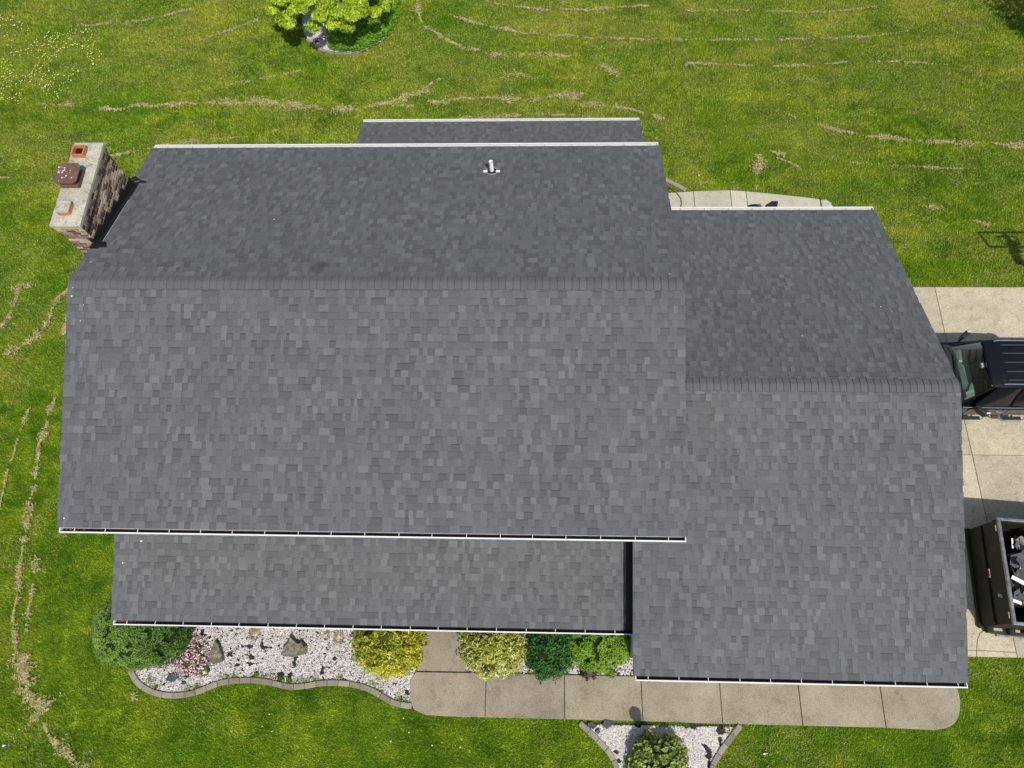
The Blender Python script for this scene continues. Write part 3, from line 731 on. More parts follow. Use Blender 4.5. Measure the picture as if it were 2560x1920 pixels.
# ---------------------------------------------------------------- chimney
chim = MB().box((-.48, 1.20, 0), (.055, 3.20, 7.10)).obj('chimney', [M['mortar']], house); chim['label'] = 'weathered brick chimney with concrete cap and three flues'
bricks = []
bh, bl, gap, bd = .056, .185, .019, .009
def face_bricks(origin, along, nrm, length, z0, z1, prio, proud=0):
    z = z0; r = 0
    while z+bh < z1+.001:
        x = -(bl/2 if r % 2 else 0)
        while x < length-.02:
            a, b = max(0, x), min(length, x+bl)
            if b-a > .03: bricks.append((Vector(origin)+Vector(along)*a+Vector((0, 0, z)), b-a, Vector(along), Vector(nrm), prio, proud, z))
            x += bl+gap
        z += bh+gap; r += 1
step = bh+gap
zt = 7.37-.0; zc = 7.37-2*step
zb = zc-int((zc-0)/step)*step
# corbelled top courses then shaft
for o_, al, nn, ln, pr in (((.055, 1.20, 0), (0, 1, 0), (1, 0, 0), 2.0, 1), ((-.48, 1.20, 0), (1, 0, 0), (0, -1, 0), .535, 1), ((-.48, 1.20, 0), (0, 1, 0), (-1, 0, 0), 2.0, 0), ((-.48, 3.20, 0), (1, 0, 0), (0, 1, 0), .535, 0)):
    zstart = zb
    face_bricks(Vector(o_)-Vector((0, 0, 0)), al, nn, ln, zstart, zc-.03, pr)
# corbel: a wider ring
MB().box((-.51, 1.17, zc-.02), (.085, 3.23, 7.385)).obj('corbel', [M['mortar']], chim)
for o_, al, nn, ln in (((.085, 1.17, 0), (0, 1, 0), (1, 0, 0), 2.06), ((-.51, 1.17, 0), (1, 0, 0), (0, -1, 0), .595), ((-.51, 1.17, 0), (0, 1, 0), (-1, 0, 0), 2.06), ((-.51, 3.23, 0), (1, 0, 0), (0, 1, 0), .595)):
    face_bricks(o_, al, nn, ln, zc-.015, 7.385, 1)
def brick_geo(b):
    p, w, al, nn, pr, proud, z = b
    d = bd+random.uniform(-.004, .005); up = Vector((0, 0, 1)); q = []
    e = .003
    for k, (s, t) in enumerate(((0, 0), (1, 0), (1, 1), (0, 1))): q.append(p+al*(w*s)+up*(bh*t)-nn*.005)
    for k, (s, t) in enumerate(((0, 0), (1, 0), (1, 1), (0, 1))): q.append(p+al*(e+(w-2*e)*s)+up*(e+(bh-2*e)*t)+nn*d)
    fs = [(4, 5, 6, 7), (0, 1, 5, 4), (1, 2, 6, 5), (2, 3, 7, 6), (3, 0, 4, 7)]
    if al.cross(up).dot(nn) < 0: fs = flip(fs)
    n = noise.noise(p*2.2); r = random.random()
    if nn.x > .5:  t = (.34 if random.random() < .5 else .66)+.25*n+random.uniform(-.12, .12)-(.16 if z > 7.15 else 0)
    else: t = (.42 if random.random() < .45 else .66)+.15*n+random.uniform(-.1, .15)
    return q, fs, min(1, max(.02, t))
vis = [i for i, b in enumerate(bricks) if b[4] == 1 and ((b[3].x > .5 and b[6] > 5.9) or (b[3].y < -.5 and b[6] > 6.45)) and b[1] > .08]
vis = set(sorted(vis, key=lambda i: -bricks[i][6])[:300]); rb = MB()
for i, b in enumerate(bricks):
    q, fs, t = brick_geo(b)
    if i in vis: MB().add(q, fs, t).obj('brick', [M['brick']], chim)
    else: rb.add(q, fs, t)
o = rb.obj('bricks', [M['brick']], chim); o['kind'] = 'stuff'
# cap
MB().box((-.535, 1.145, 7.385), (.105, 3.255, 7.465)).obj('chimney_cap', [M['cap']], chim, bevel=.012)
def flue(x, y, w, h, z0, closed=False):
    b = MB(); t = .028; n = 5
    def loop(hw, z, r=.035):
        out = []
        for cx, cy, a0 in ((1, 1, 0), (-1, 1, 90), (-1, -1, 180), (1, -1, 270)):
            for k in range(n):
                a = math.radians(a0+90*k/(n-1)); out.append((x+cx*(hw-r)+r*math.cos(a), y+cy*(hw-r)+r*math.sin(a), z))
        return out
    L = [loop(w/2, z0), loop(w/2, z0+h), loop(w/2-t, z0+h, .02), loop(w/2-t, z0-.02, .02)]; m = 4*n; vs = sum(L, [])
    fs = [(i*m+k, i*m+(k+1) % m, (i+1)*m+(k+1) % m, (i+1)*m+k) for i in range(3) for k in range(m)]
    b.add(vs, fs)
    o = b.obj('flue', [M['clay']], chim)
    if closed: MB().prism([(q[0], q[1]) for q in loop(w/2+.004, 0)], z0+h+.001, z0+h+.035).obj('flue_lid', [M['cap']], o, bevel=.008)
    else:
        MB().prism([(q[0], q[1]) for q in loop(w/2-t+.003, 0, .02)], z0-.0, z0+.012).obj('flue_bottom', [M['soot']], o)
    return o
zc0 = 7.465
flue(-.325, 2.98, .27, .10, zc0); 
flue(-.27, 1.53, .27, .09, zc0, True)
fl = flue(-.28, 2.27, .32, .05, zc0)
hb_ = MB().box((-.475, 2.04, zc0+.05), (-.085, 2.46, zc0+.12)); hb_.box((-.43, 2.09, zc0+.12), (-.13, 2.41, zc0+.25))
hood = hb_.obj('chimney_cover', [M['rust']], chim, bevel=.008)
c = .07; X0, X1, Y0, Y1 = -.53, -.04, 2.00, 2.50
top = [(X0+c, Y0), (X1-c, Y0), (X1, Y0+c), (X1, Y1-c), (X1-c, Y1), (X0+c, Y1), (X0, Y1-c), (X0, Y0+c)]
MB().prism(top, zc0+.235, zc0+.265).obj('cover_lid', [M['rust']], hood, bevel=.006)
sp = MB()
for _ in range(34):
    a = random.choice([(-.40, 2.42), (-.44, 2.26), (-.33, 2.18), (-.22, 2.25), (-.42, 2.34), (-.2, 2.12)]); q = (a[0]+random.gauss(0, .05), a[1]+random.gauss(0, .05)); r = random.choice([.005, .006, .008, .016])
    if X0+.05 < q[0] < X1-.05 and Y0+.05 < q[1] < Y1-.05:
        sp.prism([(q[0]+r*math.cos(t)*random.uniform(.7, 1.2), q[1]+r*math.sin(t)*random.uniform(.7, 1.2)) for t in np.linspace(0, 2*math.pi, 8, endpoint=False)], zc0+.2655, zc0+.2675)
sp.obj('bird_droppings', [M['drop']], hood)['kind'] = 'stuff'
# step flashing: black metal up the brick with a saw-tooth edge, plus base pieces
fb = MB(); nst = 5
for i in range(nst):
    y0 = 1.17+(3.22-1.17)*i/nst; y1 = 1.17+(3.22-1.17)*(i+1)/nst
    zl0, zl1 = ZR-y0*TM-.02, ZR-y1*TM-.02; top_z = ZR-y0*TM+.12
    fb.add([(.086, y0-.005, zl0-.1), (.086, y1, zl1-.1), (.086, y1, top_z), (.086, y0-.005, top_z)], [(0, 1, 2, 3)])
fb.add([(.078, 1.10, ZR-1.10*TM+.004), (.215, 1.10, ZR-1.10*TM+.004), (.215, 3.33, ZR-3.33*TM+.004), (.078, 3.33, ZR-3.33*TM+.004)], [(0, 1, 2, 3)])
fb.obj('step_flashing', [M['black']], chim)
fl2 = MB(); y = 1.17
fl2.add([(-.06, y+.01, ZR-1.17*TM+.15), (.09, y+.01, ZR-1.17*TM+.15), (.09, y-.01, ZR-1.1*TM+.015), (.0, y-.01, ZR-1.1*TM+.015)], [(3, 2, 1, 0)])
fl2.add([(.0, 1.20, ZR-1.20*TM+.024), (.27, 1.20, ZR-1.20*TM+.024), (.36, 1.05, ZR-1.05*TM+.024), (.0, 1.05, ZR-1.05*TM+.024)], [(3, 2, 1, 0)])
fl2.box((.0, 1.015, ZR-1.03*TM-.01), (.36, 1.045, ZR-1.03*TM+.034))
fl2.obj('base_flashing', [M['black']], chim)
fl3 = MB(); fl3.add([(.06, 3.23, ZR-3.2*TM+.16), (.09, 3.19, ZR-3.2*TM+.17), (.20, 3.34, ZR-3.34*TM+.015), (.0, 3.50, ZR-3.5*TM+.016)], [(0, 1, 2, 3)])
fl3.add([(.18, 3.22, ZR-3.22*TM+.021), (.36, 3.22, ZR-3.22*TM+.021), (.36, 3.29, ZR-3.29*TM+.021), (.18, 3.34, ZR-3.34*TM+.021)], [(0, 1, 2, 3)])
fl3.obj('base_flashing', [M['black']], chim)
tr = MB(); q0, q1 = Vector((.205, 1.12, ZR-1.12*TM+.020)), Vector((.205, 2.6, ZR-2.6*TM+.020))
tr.tube([q0, q1], .003, 6).obj('drip_edge', [M['white']], chim)

# ---------------------------------------------------------------- vegetation helpers
def leaf_cloud(name, P, N, size, mat, parent, aspect=.5, tilt=.6, tint=None, fold=0.0, up=.35):
    """P points, N outward normals: one small bent leaf (two tris) per point"""
    n = len(P); N = N/np.linalg.norm(N, axis=1, keepdims=True)
    N = N+rng.normal(0, tilt, (n, 3)); N[:, 2] += up; N /= np.linalg.norm(N, axis=1, keepdims=True)
    A = rng.normal(0, 1, (n, 3)); A -= N*(A*N).sum(1, keepdims=True); A /= np.linalg.norm(A, axis=1, keepdims=True); B = np.cross(N, A)
    s = size*(.6+.8*rng.random(n))[:, None]
    v = np.stack([P-A*s*.5, P+B*s*aspect*.5+N*s*fold, P+A*s*.5, P-B*s*aspect*.5+N*s*fold], 1).reshape(-1, 3)
    i = np.arange(n)*4; f = np.stack([np.stack([i, i+1, i+2], 1), np.stack([i, i+2, i+3], 1)], 1).reshape(-1, 3)
    t = np.clip(tint if tint is not None else rng.random(n), 0, 1)
    me = np_mesh(name, v, f, mat, {'tint': np.repeat(t, 2)})
    o = link(name, me, parent); o['kind'] = 'stuff'; return o
def lump_points(n, rad, seed, lump=.18, freq=2.2, zmin=-.2, shell=.25, power=2, flatx=1):
    d = rng.normal(0, 1, (n*2, 3)); d /= np.linalg.norm(d, axis=1, keepdims=True); d = d[d[:, 2] > zmin][:n]; m = len(d)
    k = np.array([1+lump*noise.noise(Vector(q*freq)+Vector((seed, seed*2, 0)))+lump*.6*noise.noise(Vector(q*freq*2.6)+Vector((seed, 0, 5))) for q in d])
    depth = 1-shell*rng.random(m)**1.5
    P = d*(k*depth)[:, None]*np.array(rad)
    Nn = d/np.array(rad)
    return P, Nn, depth, k, d
def core(parent, rad, mat, sc=.8, seed=0, zmin=0):
    """dark twiggy inner mass so the crown is not hollow"""
    bm = bmesh.new(); bmesh.ops.create_icosphere(bm, subdivisions=3, radius=1)
    for v in bm.verts:
        k = sc*(1+.12*noise.noise(v.co*2.2+Vector((seed, seed*2, 0)))); v.co = Vector((v.co.x*rad[0]*k, v.co.y*rad[1]*k, max(v.co.z, -.35)*rad[2]*k))
    me = bpy.data.meshes.new('branches'); bm.to_mesh(me); bm.free(); me.materials.append(mat); me.polygons.foreach_set('use_smooth', np.full(len(me.polygons), True)); return link('branches', me, parent)
LEAF = {
 'conifer': mat_leaf('conifer_spray', [(0, (.020, .045, .004)), (.35, (.062, .130, .014)), (.7, (.140, .245, .032)), (1, (.29, .43, .09))], .65, .25, .15),
 'arbor': mat_leaf('bright_conifer_spray', [(0, (.03, .07, .005)), (.35, (.115, .225, .012)), (.7, (.20, .345, .02)), (1, (.30, .46, .045))], .65, .25, .15),
 'gold': mat_leaf('gold_spray', [(0, (.045, .065, .008)), (.3, (.18, .23, .015)), (.6, (.42, .42, .02)), (.85, (.66, .60, .035)), (1, (.82, .78, .22))], .6, .3, .2),
 'goldw': mat_leaf('gold_white_spray', [(0, (.05, .08, .012)), (.3, (.15, .20, .02)), (.6, (.40, .42, .05)), (.82, (.58, .56, .12)), (1, (.82, .80, .62))], .6, .3, .2),
 'box': mat_leaf('dark_glossy_leaf', [(0, (.006, .022, .004)), (.5, (.028, .115, .010)), (.85, (.055, .19, .018)), (1, (.12, .30, .05))], .6, .35, .15),
 'rhodo': mat_leaf('yellow_green_leaf', [(0, (.08, .14, .006)), (.4, (.27, .40, .012)), (.8, (.46, .60, .02)), (1, (.66, .76, .07))], .45, .4, .3),
 'cover': mat_leaf('bright_ground_leaf', [(0, (.04, .13, .006)), (.5, (.15, .34, .012)), (1, (.30, .52, .03))], .5, .35, .3),
 'varieg': mat_leaf('variegated_leaf', [(0, (.03, .06, .008)), (.4, (.15, .22, .035)), (.75, (.30, .39, .08)), (1, (.52, .58, .22))], .5, .35, .2),
 'pink': mat_leaf('pink_petal', [(0, (.10, .14, .02)), (.38, (.22, .25, .05)), (.42, (.55, .30, .36)), (.75, (.80, .56, .62)), (1, (.88, .80, .80))], .7, .2, .2),
 'brown': mat_leaf('bronze_leaf', [(0, (.03, .017, .015)), (1, (.15, .09, .075))], .6, .3, .1),
 'weed': mat_leaf('weed_leaf', [(0, (.06, .12, .01)), (1, (.25, .36, .03))], .6, .3, .2),
 'dry': mat_leaf('dry_tuft', [(0, (.22, .13, .06)), (1, (.50, .37, .20))], .8, .2, .1),
 'tree': mat_leaf('tree_leaf', [(0, (.02, .05, .008)), (1, (.08, .16, .02))], .5, .3, .2),
}
def shrub(name, loc, rad, mat, n, size, label, cat='shrub', group=None, seed=1, aspect=.5, lump=.16, freq=2.2, tilt=.55, coremat='twig', stem=True, tintf=None, shell=.22, zmin=-.35, zc=None, coresc=.84, rz=0, fold=0, gaps=1):
    t = thing(name, (loc[0], loc[1], 0), label, cat, group, rz)
    zc = zc if zc is not None else rad[2]*.42
    P, Nn, dep, k, d = lump_points(n, rad, seed, lump, freq, zmin, shell)
    P[:, 2] += zc; ok = P[:, 2] > .02; P, Nn, dep, k, d = P[ok], Nn[ok], dep[ok], k[ok], d[ok]
    if gaps: kk = np.array([noise.noise(Vector(q*4.2)+Vector((seed*7, 2, 3)))+.5*noise.noise(Vector(q*9)+Vector((seed, 2, 3))) for q in d]) > -.30+.0*gaps; P, Nn, dep, k, d = P[kk], Nn[kk], dep[kk], k[kk], d[kk]
    patch = np.array([noise.noise(Vector(q*3.0)+Vector((seed*5, 1, 1))) for q in d])
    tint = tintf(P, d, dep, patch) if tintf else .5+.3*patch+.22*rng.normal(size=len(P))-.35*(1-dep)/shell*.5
    leaf_cloud('foliage', P, Nn, size, mat, t, aspect, tilt, tint, fold)
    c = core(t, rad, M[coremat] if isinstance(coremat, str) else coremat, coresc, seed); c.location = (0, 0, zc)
    if stem:
        b = MB()
        for a in range(3): b.tube([(0, 0, -.02), (math.cos(a*2.1)*.05, math.sin(a*2.1)*.05, zc*.6), (math.cos(a*2.1)*rad[0]*.4, math.sin(a*2.1)*rad[1]*.4, zc+.1)], [.035, .028, .015], 6)
        b.obj('stem', [M['twig']], t)
    return t
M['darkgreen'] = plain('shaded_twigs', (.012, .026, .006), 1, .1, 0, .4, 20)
M['olive'] = plain('inner_gold_twigs', (.055, .065, .012), 1, .1, 0, .4, 20)
shrub('conifer_shrub', (-.38, -6.24), (1.20, .99, .98), LEAF['conifer'], 52000, .042, 'big dark green mounded conifer at the left end of the porch', seed=4, aspect=.45, lump=.13, freq=2.6, coremat='darkgreen', zc=.85, zmin=-.85, tilt=.30, shell=.10,
      tintf=lambda P, d, dep, pa: .62+.30*pa+.13*rng.normal(size=len(P))-.30*d[:, 0]-2.0*(1-dep), coresc=.90)  # leaf tint paints a lit left side and a darker right side
shrub('golden_shrub', (5.72, -6.42), (.84, .80, .74), LEAF['gold'], 13000, .085, 'golden yellow shrub left of the entry slab', 'shrub', 'golden shrubs beside the entry slab', 8, .32, .30, 3.4, .6, 'olive', zc=.34, fold=.1,
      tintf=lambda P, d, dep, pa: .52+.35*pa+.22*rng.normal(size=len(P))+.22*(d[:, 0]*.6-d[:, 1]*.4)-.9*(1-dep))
shrub('golden_shrub', (8.38, -6.36), (.82, .82, .70), LEAF['goldw'], 12000, .085, 'golden shrub with white tipped sprays right of the entry slab', 'shrub', 'golden shrubs beside the entry slab', 12, .36, .30, 3.4, .6, 'olive', zc=.34, fold=.1,
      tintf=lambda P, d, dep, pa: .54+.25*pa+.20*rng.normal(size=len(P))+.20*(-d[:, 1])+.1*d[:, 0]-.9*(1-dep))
shrub('evergreen_shrub', (9.76, -6.40), (.68, .80, .66), LEAF['box'], 12000, .055, 'dark glossy green shrub between the golden shrub and the bright green mound', seed=17, aspect=.55, lump=.22, freq=3.6, tilt=.65, coremat='darkgreen', zc=.32)
shrub('arborvitae_shrub', (10.98, -6.20), (.90, .82, .68), LEAF['arbor'], 22000, .045, 'bright green feathery mound against the garage corner', seed=23, aspect=.45, lump=.18, freq=2.8, coremat='darkgreen', zc=.32, tilt=.4,
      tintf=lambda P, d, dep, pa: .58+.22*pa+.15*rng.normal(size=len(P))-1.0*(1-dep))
shrub('variegated_bush', (12.32, -8.95), (.62, .54, .42), LEAF['varieg'], 4600, .085, 'pale green variegated bush in the bed on the lawn side of the walk', seed=31, aspect=.75, lump=.42, freq=1.9, coresc=.7, tilt=.6, coremat='darkgreen', zc=.26, fold=.12)
shrub('flowering_heather', (.60, -6.86), (.50, .52, .20), LEAF['pink'], 3000, .045, 'low pink flowering heather between the big conifer and the pointed rock', 'flowering plant', seed=37, aspect=.8, lump=.35, freq=3.2, tilt=.9, zc=.05, coresc=.7, shell=.4,
      tintf=lambda P, d, dep, pa: .55+.3*rng.normal(size=len(P)))
shrub('bronze_perennial', (10.74, -7.0), (.24, .20, .14), LEAF['brown'], 500, .085, 'small bronze leaved plant at the walk edge below the bright green mound', 'plant', seed=41, aspect=.6, lump=.3, freq=3, tilt=.7, zc=.03, coresc=.6)
shrub('leafy_plant', (11.30, -7.03), (.14, .12, .12), LEAF['weed'], 260, .055, 'small green plant at the walk edge near the garage corner', 'plant', seed=43, aspect=.6, lump=.3, tilt=.7, zc=.03, coresc=.6)
for gx_, gy_, mt, nm in ((5.72, -6.42, 'gold', 0), (8.38, -6.36, 'goldw', 1)):
    tgt = [o for o in C.objects if o.name.startswith('golden_shrub')][nm]
    d = rng.normal(0, 1, (900, 3)); d[:, 2] = np.abs(d[:, 2])*.7; d /= np.linalg.norm(d, axis=1, keepdims=True); P = d*np.array([.80, .77, .66])+np.array([0, 0, .34])
    side = np.cross(d, rng.normal(0, 1, (900, 3))); side /= np.linalg.norm(side, axis=1, keepdims=True); L = (.05+.12*rng.random(900)**2)[:, None]
    v = np.stack([P-side*.012, P+side*.012, P+(d+rng.normal(0, .3, (900, 3)))*L], 1).reshape(-1, 3)
    o = link('shoots', np_mesh('shoots', v, np.arange(2700).reshape(-1, 3), LEAF[mt], {'tint': .6+.4*rng.random(900)}), tgt); o['kind'] = 'stuff'
# weeds and tufts
def tuft(x, y, r, n, mat, label, name='weed', cat='weed', L=.10, group=None):
    t = thing(name, (x, y, 0), label, cat, group); a = rng.random(n)*2*np.pi; rr = r*np.sqrt(rng.random(n))*.5
    base = np.column_stack([rr*np.cos(a), rr*np.sin(a), np.full(n, .015)]); out = np.column_stack([np.cos(a), np.sin(a), .55+.9*rng.random(n)]); out /= np.linalg.norm(out, axis=1, keepdims=True)
    l = (r*(.6+.6*rng.random(n)))[:, None]; side = np.column_stack([-np.sin(a), np.cos(a), np.zeros(n)])*.007
    v = np.stack([base-side, base+side, base+out*l], 1).reshape(-1, 3); f = np.arange(3*n).reshape(-1, 3)
    o = link('blades', np_mesh('blades', v, f, mat, {'tint': rng.random(n)}), t); o['kind'] = 'stuff'; return t
tuft(2.17, -6.30, .17, 130, LEAF['dry'], 'dry brown grass tuft beside the porch gutter, above the fabric holes', 'grass_tuft', 'grass tuft')
tuft(4.37, -6.34, .17, 120, LEAF['dry'], 'dry brown grass tuft just left of the golden shrub', 'grass_tuft', 'grass tuft')
tuft(4.02, -6.24, .10, 50, LEAF['dry'], 'small dry tuft over bare fabric close to the porch gutter', 'grass_tuft', 'grass tuft')
tuft(1.01, -7.22, .14, 90, LEAF['weed'], 'green weed beside the black slates of the porch bed')
wp = [(-.35, -7.45, .14), (-.2, -7.58, .12), (.72, -7.6, .14), (.9, -7.55, .1), (1.55, -7.32, .13), (1.8, -7.28, .13), (2.35, -7.27, .14), (2.6, -7.27, .13), (2.85, -7.31, .14), (3.1, -7.36, .12), (3.35, -7.39, .12), (3.6, -7.36, .11), (3.85, -7.31, .11), (4.5, -7.26, .09), (5.3, -7.42, .12), (5.5, -7.55, .1), (6.0, -7.72, .1), (6.15, -7.75, .08)]
b = []
def stuff_weeds(spots, mat, label, dens=60):
    V = []; T = []
    for x, y, r in spots:
        n = dens; a = rng.random(n)*2*np.pi; rr = r*np.sqrt(rng.random(n))
        base = np.column_stack([x+rr*np.cos(a)*1.2, y+rr*np.sin(a)*.5, np.full(n, .02)]); a2 = rng.random(n)*2*np.pi
        out = np.column_stack([np.cos(a2), np.sin(a2), .5+rng.random(n)]); l = (.04+.06*rng.random(n))[:, None]; side = np.column_stack([-np.sin(a2), np.cos(a2), np.zeros(n)])*.006
        V.append(np.stack([base-side, base+side, base+out*l], 1).reshape(-1, 3)); T.append(rng.random(n))
    v = np.concatenate(V); o = link('weeds', np_mesh('weeds', v, np.arange(len(v)).reshape(-1, 3), mat, {'tint': np.concatenate(T)})); return tagp(o, label, 'weeds', None, 'stuff')
stuff_weeds(wp, LEAF['weed'], 'straggling green weeds along the inside of the wavy curb', 75)
stuff_weeds([(12.5+i*.18, -8.16, .1) for i in range(4)]+[(14.15, -8.2, .12), (14.05, -8.28, .1), (9.3, -7.08, .08), (8.95, -7.1, .07)], LEAF['weed'], 'weeds along the walk edge above the variegated bush', 40)
# rocks and slates
def slab_rock(name, pts, z0, z1, mat, label, cat, seed=1, group=None, tilt=0, amp=.13):
    cx = sum(p[0] for p in pts)/len(pts); cy = sum(p[1] for p in pts)/len(pts)
    bm = bmesh.new(); bot = [bm.verts.new((x-cx, y-cy, z0)) for x, y in pts]; top = [bm.verts.new(((x-cx)*.86, (y-cy)*.86, z1+random.uniform(-.02, .02)+(y-cy)*tilt)) for x, y in pts]
    n = len(pts); bm.faces.new(bot[::-1]); bm.faces.new(top)
    for i in range(n): bm.faces.new((bot[i], bot[(i+1) % n], top[(i+1) % n], top[i]))
    bmesh.ops.recalc_face_normals(bm, faces=bm.faces); bmesh.ops.triangulate(bm, faces=bm.faces)
    bmesh.ops.subdivide_edges(bm, edges=bm.edges, cuts=2, use_grid_fill=True)
    sz = max(abs(p[0]-cx) for p in pts)
    for v in bm.verts: v.co += Vector((noise.noise(v.co*6+Vector((seed, 0, 0))), noise.noise(v.co*6+Vector((0, seed, 0))), noise.noise(v.co*5+Vector((0, 0, seed)))))*sz*amp
    me = bpy.data.meshes.new(name); bm.to_mesh(me); bm.free(); me.materials.append(mat); o = link(name, me); o.location = (cx, cy, 0); return tagp(o, label, cat, group)
slab_rock('rock', [(1.08, -6.80), (1.20, -6.42), (1.30, -6.50), (1.46, -6.77), (1.50, -6.93), (1.38, -6.98), (1.23, -7.05), (1.12, -6.95)], -.04, .20, M['rock'], 'upright pointed brown grey rock right of the pink heather', 'rock', 3)
slab_rock('rock', [(2.89, -6.80), (2.95, -6.62), (3.17, -6.34), (3.32, -6.44), (3.48, -6.42), (3.60, -6.55), (3.56, -6.72), (3.20, -6.83)], -.04, .22, M['rock'], 'broad triangular lichened rock in the middle of the porch bed', 'rock', 8, tilt=.25)
def slates(items, g):
    for k, (x, y, s, lab) in enumerate(items):
        pts = [(x+s*math.cos(a)*random.uniform(.7, 1.15), y+s*math.sin(a)*random.uniform(.45, .9)) for a in np.linspace(0, 2*math.pi, 5, endpoint=False)+k]
        slab_rock('slate', pts, -.01, .08, M['slate'], lab, 'slate', k+11, g, random.uniform(-.5, .5), .05)
slates([(.20, -7.34, .21, 'largest black slate piece, at the lower left of the pink heather'), (.52, -7.47, .08, 'small black slate piece just right of the largest slate'), (.60, -7.26, .16, 'black slate piece among the lower heather flowers'), (.90, -7.08, .20, 'black slate piece at the right of the heather, leaning to the pointed rock'), (1.06, -6.88, .10, 'narrow black slate piece touching the pointed rock')], 'black slates round the pink heather')
slates([(10.80, -8.22, .14, 'black slate piece in the left corner of the bed with the variegated bush'), (10.94, -8.35, .10, 'small black slate piece inside the left curb of the lawn side bed'), (11.18, -8.19, .17, 'long black slate piece along the walk edge of the lawn side bed')], 'black slates in the lawn side bed')

# tree in the round bed
def branchy(parent, base, tips, r0, mat, name='branch'):
    b = MB()
    for t in tips:
        mid = Vector(base).lerp(Vector(t), .5)+Vector((random.uniform(-.15, .15), random.uniform(-.15, .15), -.12)); b.tube([base, mid, t], [r0, r0*.6, r0*.25], 6)
    return b.obj(name, [mat], parent)
tr = thing('tree', (2.35, 14.95, 0), 'yellow green broadleaf tree standing in the round bed of the back lawn', 'tree')
cl = []
for _ in range(3000):
    if len(cl) >= 140: break
    a = random.uniform(0, 2*math.pi); rr = 2.0*math.sqrt(random.random()); x, y = rr*math.cos(a)*1.05-.22, rr*math.sin(a)-.25; z = 2.65-.42*rr**1.25*.7+random.uniform(-.55, .12)
    if all(math.hypot(x-c[0], y-c[1]) > .215 for c in cl): cl.append((x, y, z, random.uniform(.16, .31)))
# open gaps where the branches show, on the lower right of the crown
cl = [c for c in cl if c[1] > -1.95 and not (.15 < c[0] < .50 and -1.5 < c[1] < -1.1) ]
P_, N_, T_ = [], [], []
for x, y, z, r in cl:
    n = int(260*(r/.25)**2); d = rng.normal(0, 1, (n, 3)); d[:, 2] = np.abs(d[:, 2])*.9-.15; d /= np.linalg.norm(d, axis=1, keepdims=True)
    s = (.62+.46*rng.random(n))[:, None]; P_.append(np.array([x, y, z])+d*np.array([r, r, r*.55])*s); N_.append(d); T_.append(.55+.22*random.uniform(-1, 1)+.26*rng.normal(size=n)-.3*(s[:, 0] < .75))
leaf_cloud('crown', np.concatenate(P_), np.concatenate(N_), .135, LEAF['rhodo'], tr, .30, .42, np.concatenate(T_), .06, .5)
tk = MB().tube([(0, 0, -.05), (.03, -.05, .5), (-.04, -.02, 1.1), (0, -.1, 1.6)], [.11, .09, .075, .05], 8).obj('trunk', [M['bark']], tr, smooth=True)
branchy(tk, (0, -.05, .7), [(c[0], c[1], c[2]-.05) for c in cl[::4]], .017, M['bark'])
# ground cover under it
q = scatter([(1.71, 14.4), (1.80, 13.72), (2.0, 13.56), (2.45, 13.48), (2.98, 13.50), (3.52, 13.80), (3.95, 14.30), (4.22, 15.0), (4.2, 16.2), (1.6, 16.2), (1.5, 14.9)], 9000)
hgt = .12+.22*rng.random(len(q)); o = leaf_cloud('ground_cover', np.column_stack([q, hgt]), np.tile([0, 0, 1.], (len(q), 1)), .085, LEAF['cover'], None, .5, .45, .5+.25*rng.normal(size=len(q)), .08, .4)
tagp(o, 'bright green leafy ground cover under the back lawn tree', 'ground cover')
# tree outside the frame at the upper right, its shadow falls on the lawn
t2 = thing('tree', (29.3, 13.0, 0), 'leafy tree beyond the upper right corner, only its shadow reaches the lawn', 'tree')
P, Nn, dep, k, d = lump_points(15000, (2.45, 2.3, 1.9), 3, .3, 1.8, -.8, .7); P[:, 2] += 4.3
leaf_cloud('crown', P, Nn, .16, LEAF['tree'], t2, .5, .7)
MB().tube([(0, 0, -.1), (.05, 0, 1.5), (0, .1, 4.2)], [.2, .15, .06], 10).obj('trunk', [M['bark']], t2, smooth=True)
# netting dome behind the back gutter
nd = thing('netting_dome', (-1.12, 8.50, 0), 'green garden netting dome just beyond the back gutter near the chimney', 'garden netting')
b = MB(); n = 22; m = 7
for i in range(m+1):
    for k in range(n):
        a = 2*math.pi*k/n; e = (i/m)*math.pi/2; b.v.append((.62*math.cos(a)*math.cos(e)*(1+.05*math.sin(3*a)), .58*math.sin(a)*math.cos(e), .92*math.sin(e)))
for i in range(m):
    for k in range(n): b.f.append([i*n+k, i*n+(k+1) % n, (i+1)*n+(k+1) % n, (i+1)*n+k]); b.t.append(random.random()); b.m.append(0)
b.obj('net', [M['net']], nd)

# ---------------------------------------------------------------- lawn grass, straw, flowers
def lawn_mask(x, y):
    bad = np.zeros(len(x), bool)
    for p in (entry_poly, walk_poly, drive_poly, bed1, bed2, bed3, patio_poly, ring, house_poly): bad |= inpoly(x, y, p)
    return ~bad
def visible(x, y, pad=.6):
    d = np.stack([x-CAM.x, y-CAM.y, -CAM.z*np.ones_like(x)], 1)
    a = d@np.array(r_); bb = d@np.array(u_); c = d@np.array(f_); mx = 1280/FPX*c+pad; my = 960/FPX*c+pad
    return (np.abs(a) < mx) & (np.abs(bb) < my)
N = 1600000
x = rng.uniform(-12.5, 28.5, N); y = rng.uniform(-10.2, 17.5, N); ok = visible(x, y) & lawn_mask(x, y)
inner = [(.5, 3.6), (.5, -3.8), (11.3, -3.8), (12.2, -6.2), (17.8, -6.2), (17.8, 3.6)]
ok &= ~inpoly(x, y, inner); x, y = x[ok], y[ok]; n = len(x)
a = rng.random(n)*2*np.pi; hL = .045+.05*rng.random(n)
lowf = .5+.5*np.sin(x*.7+1.3*np.sin(y*.5))*np.cos(y*.9+x*.2)
hL *= .75+.5*lowf
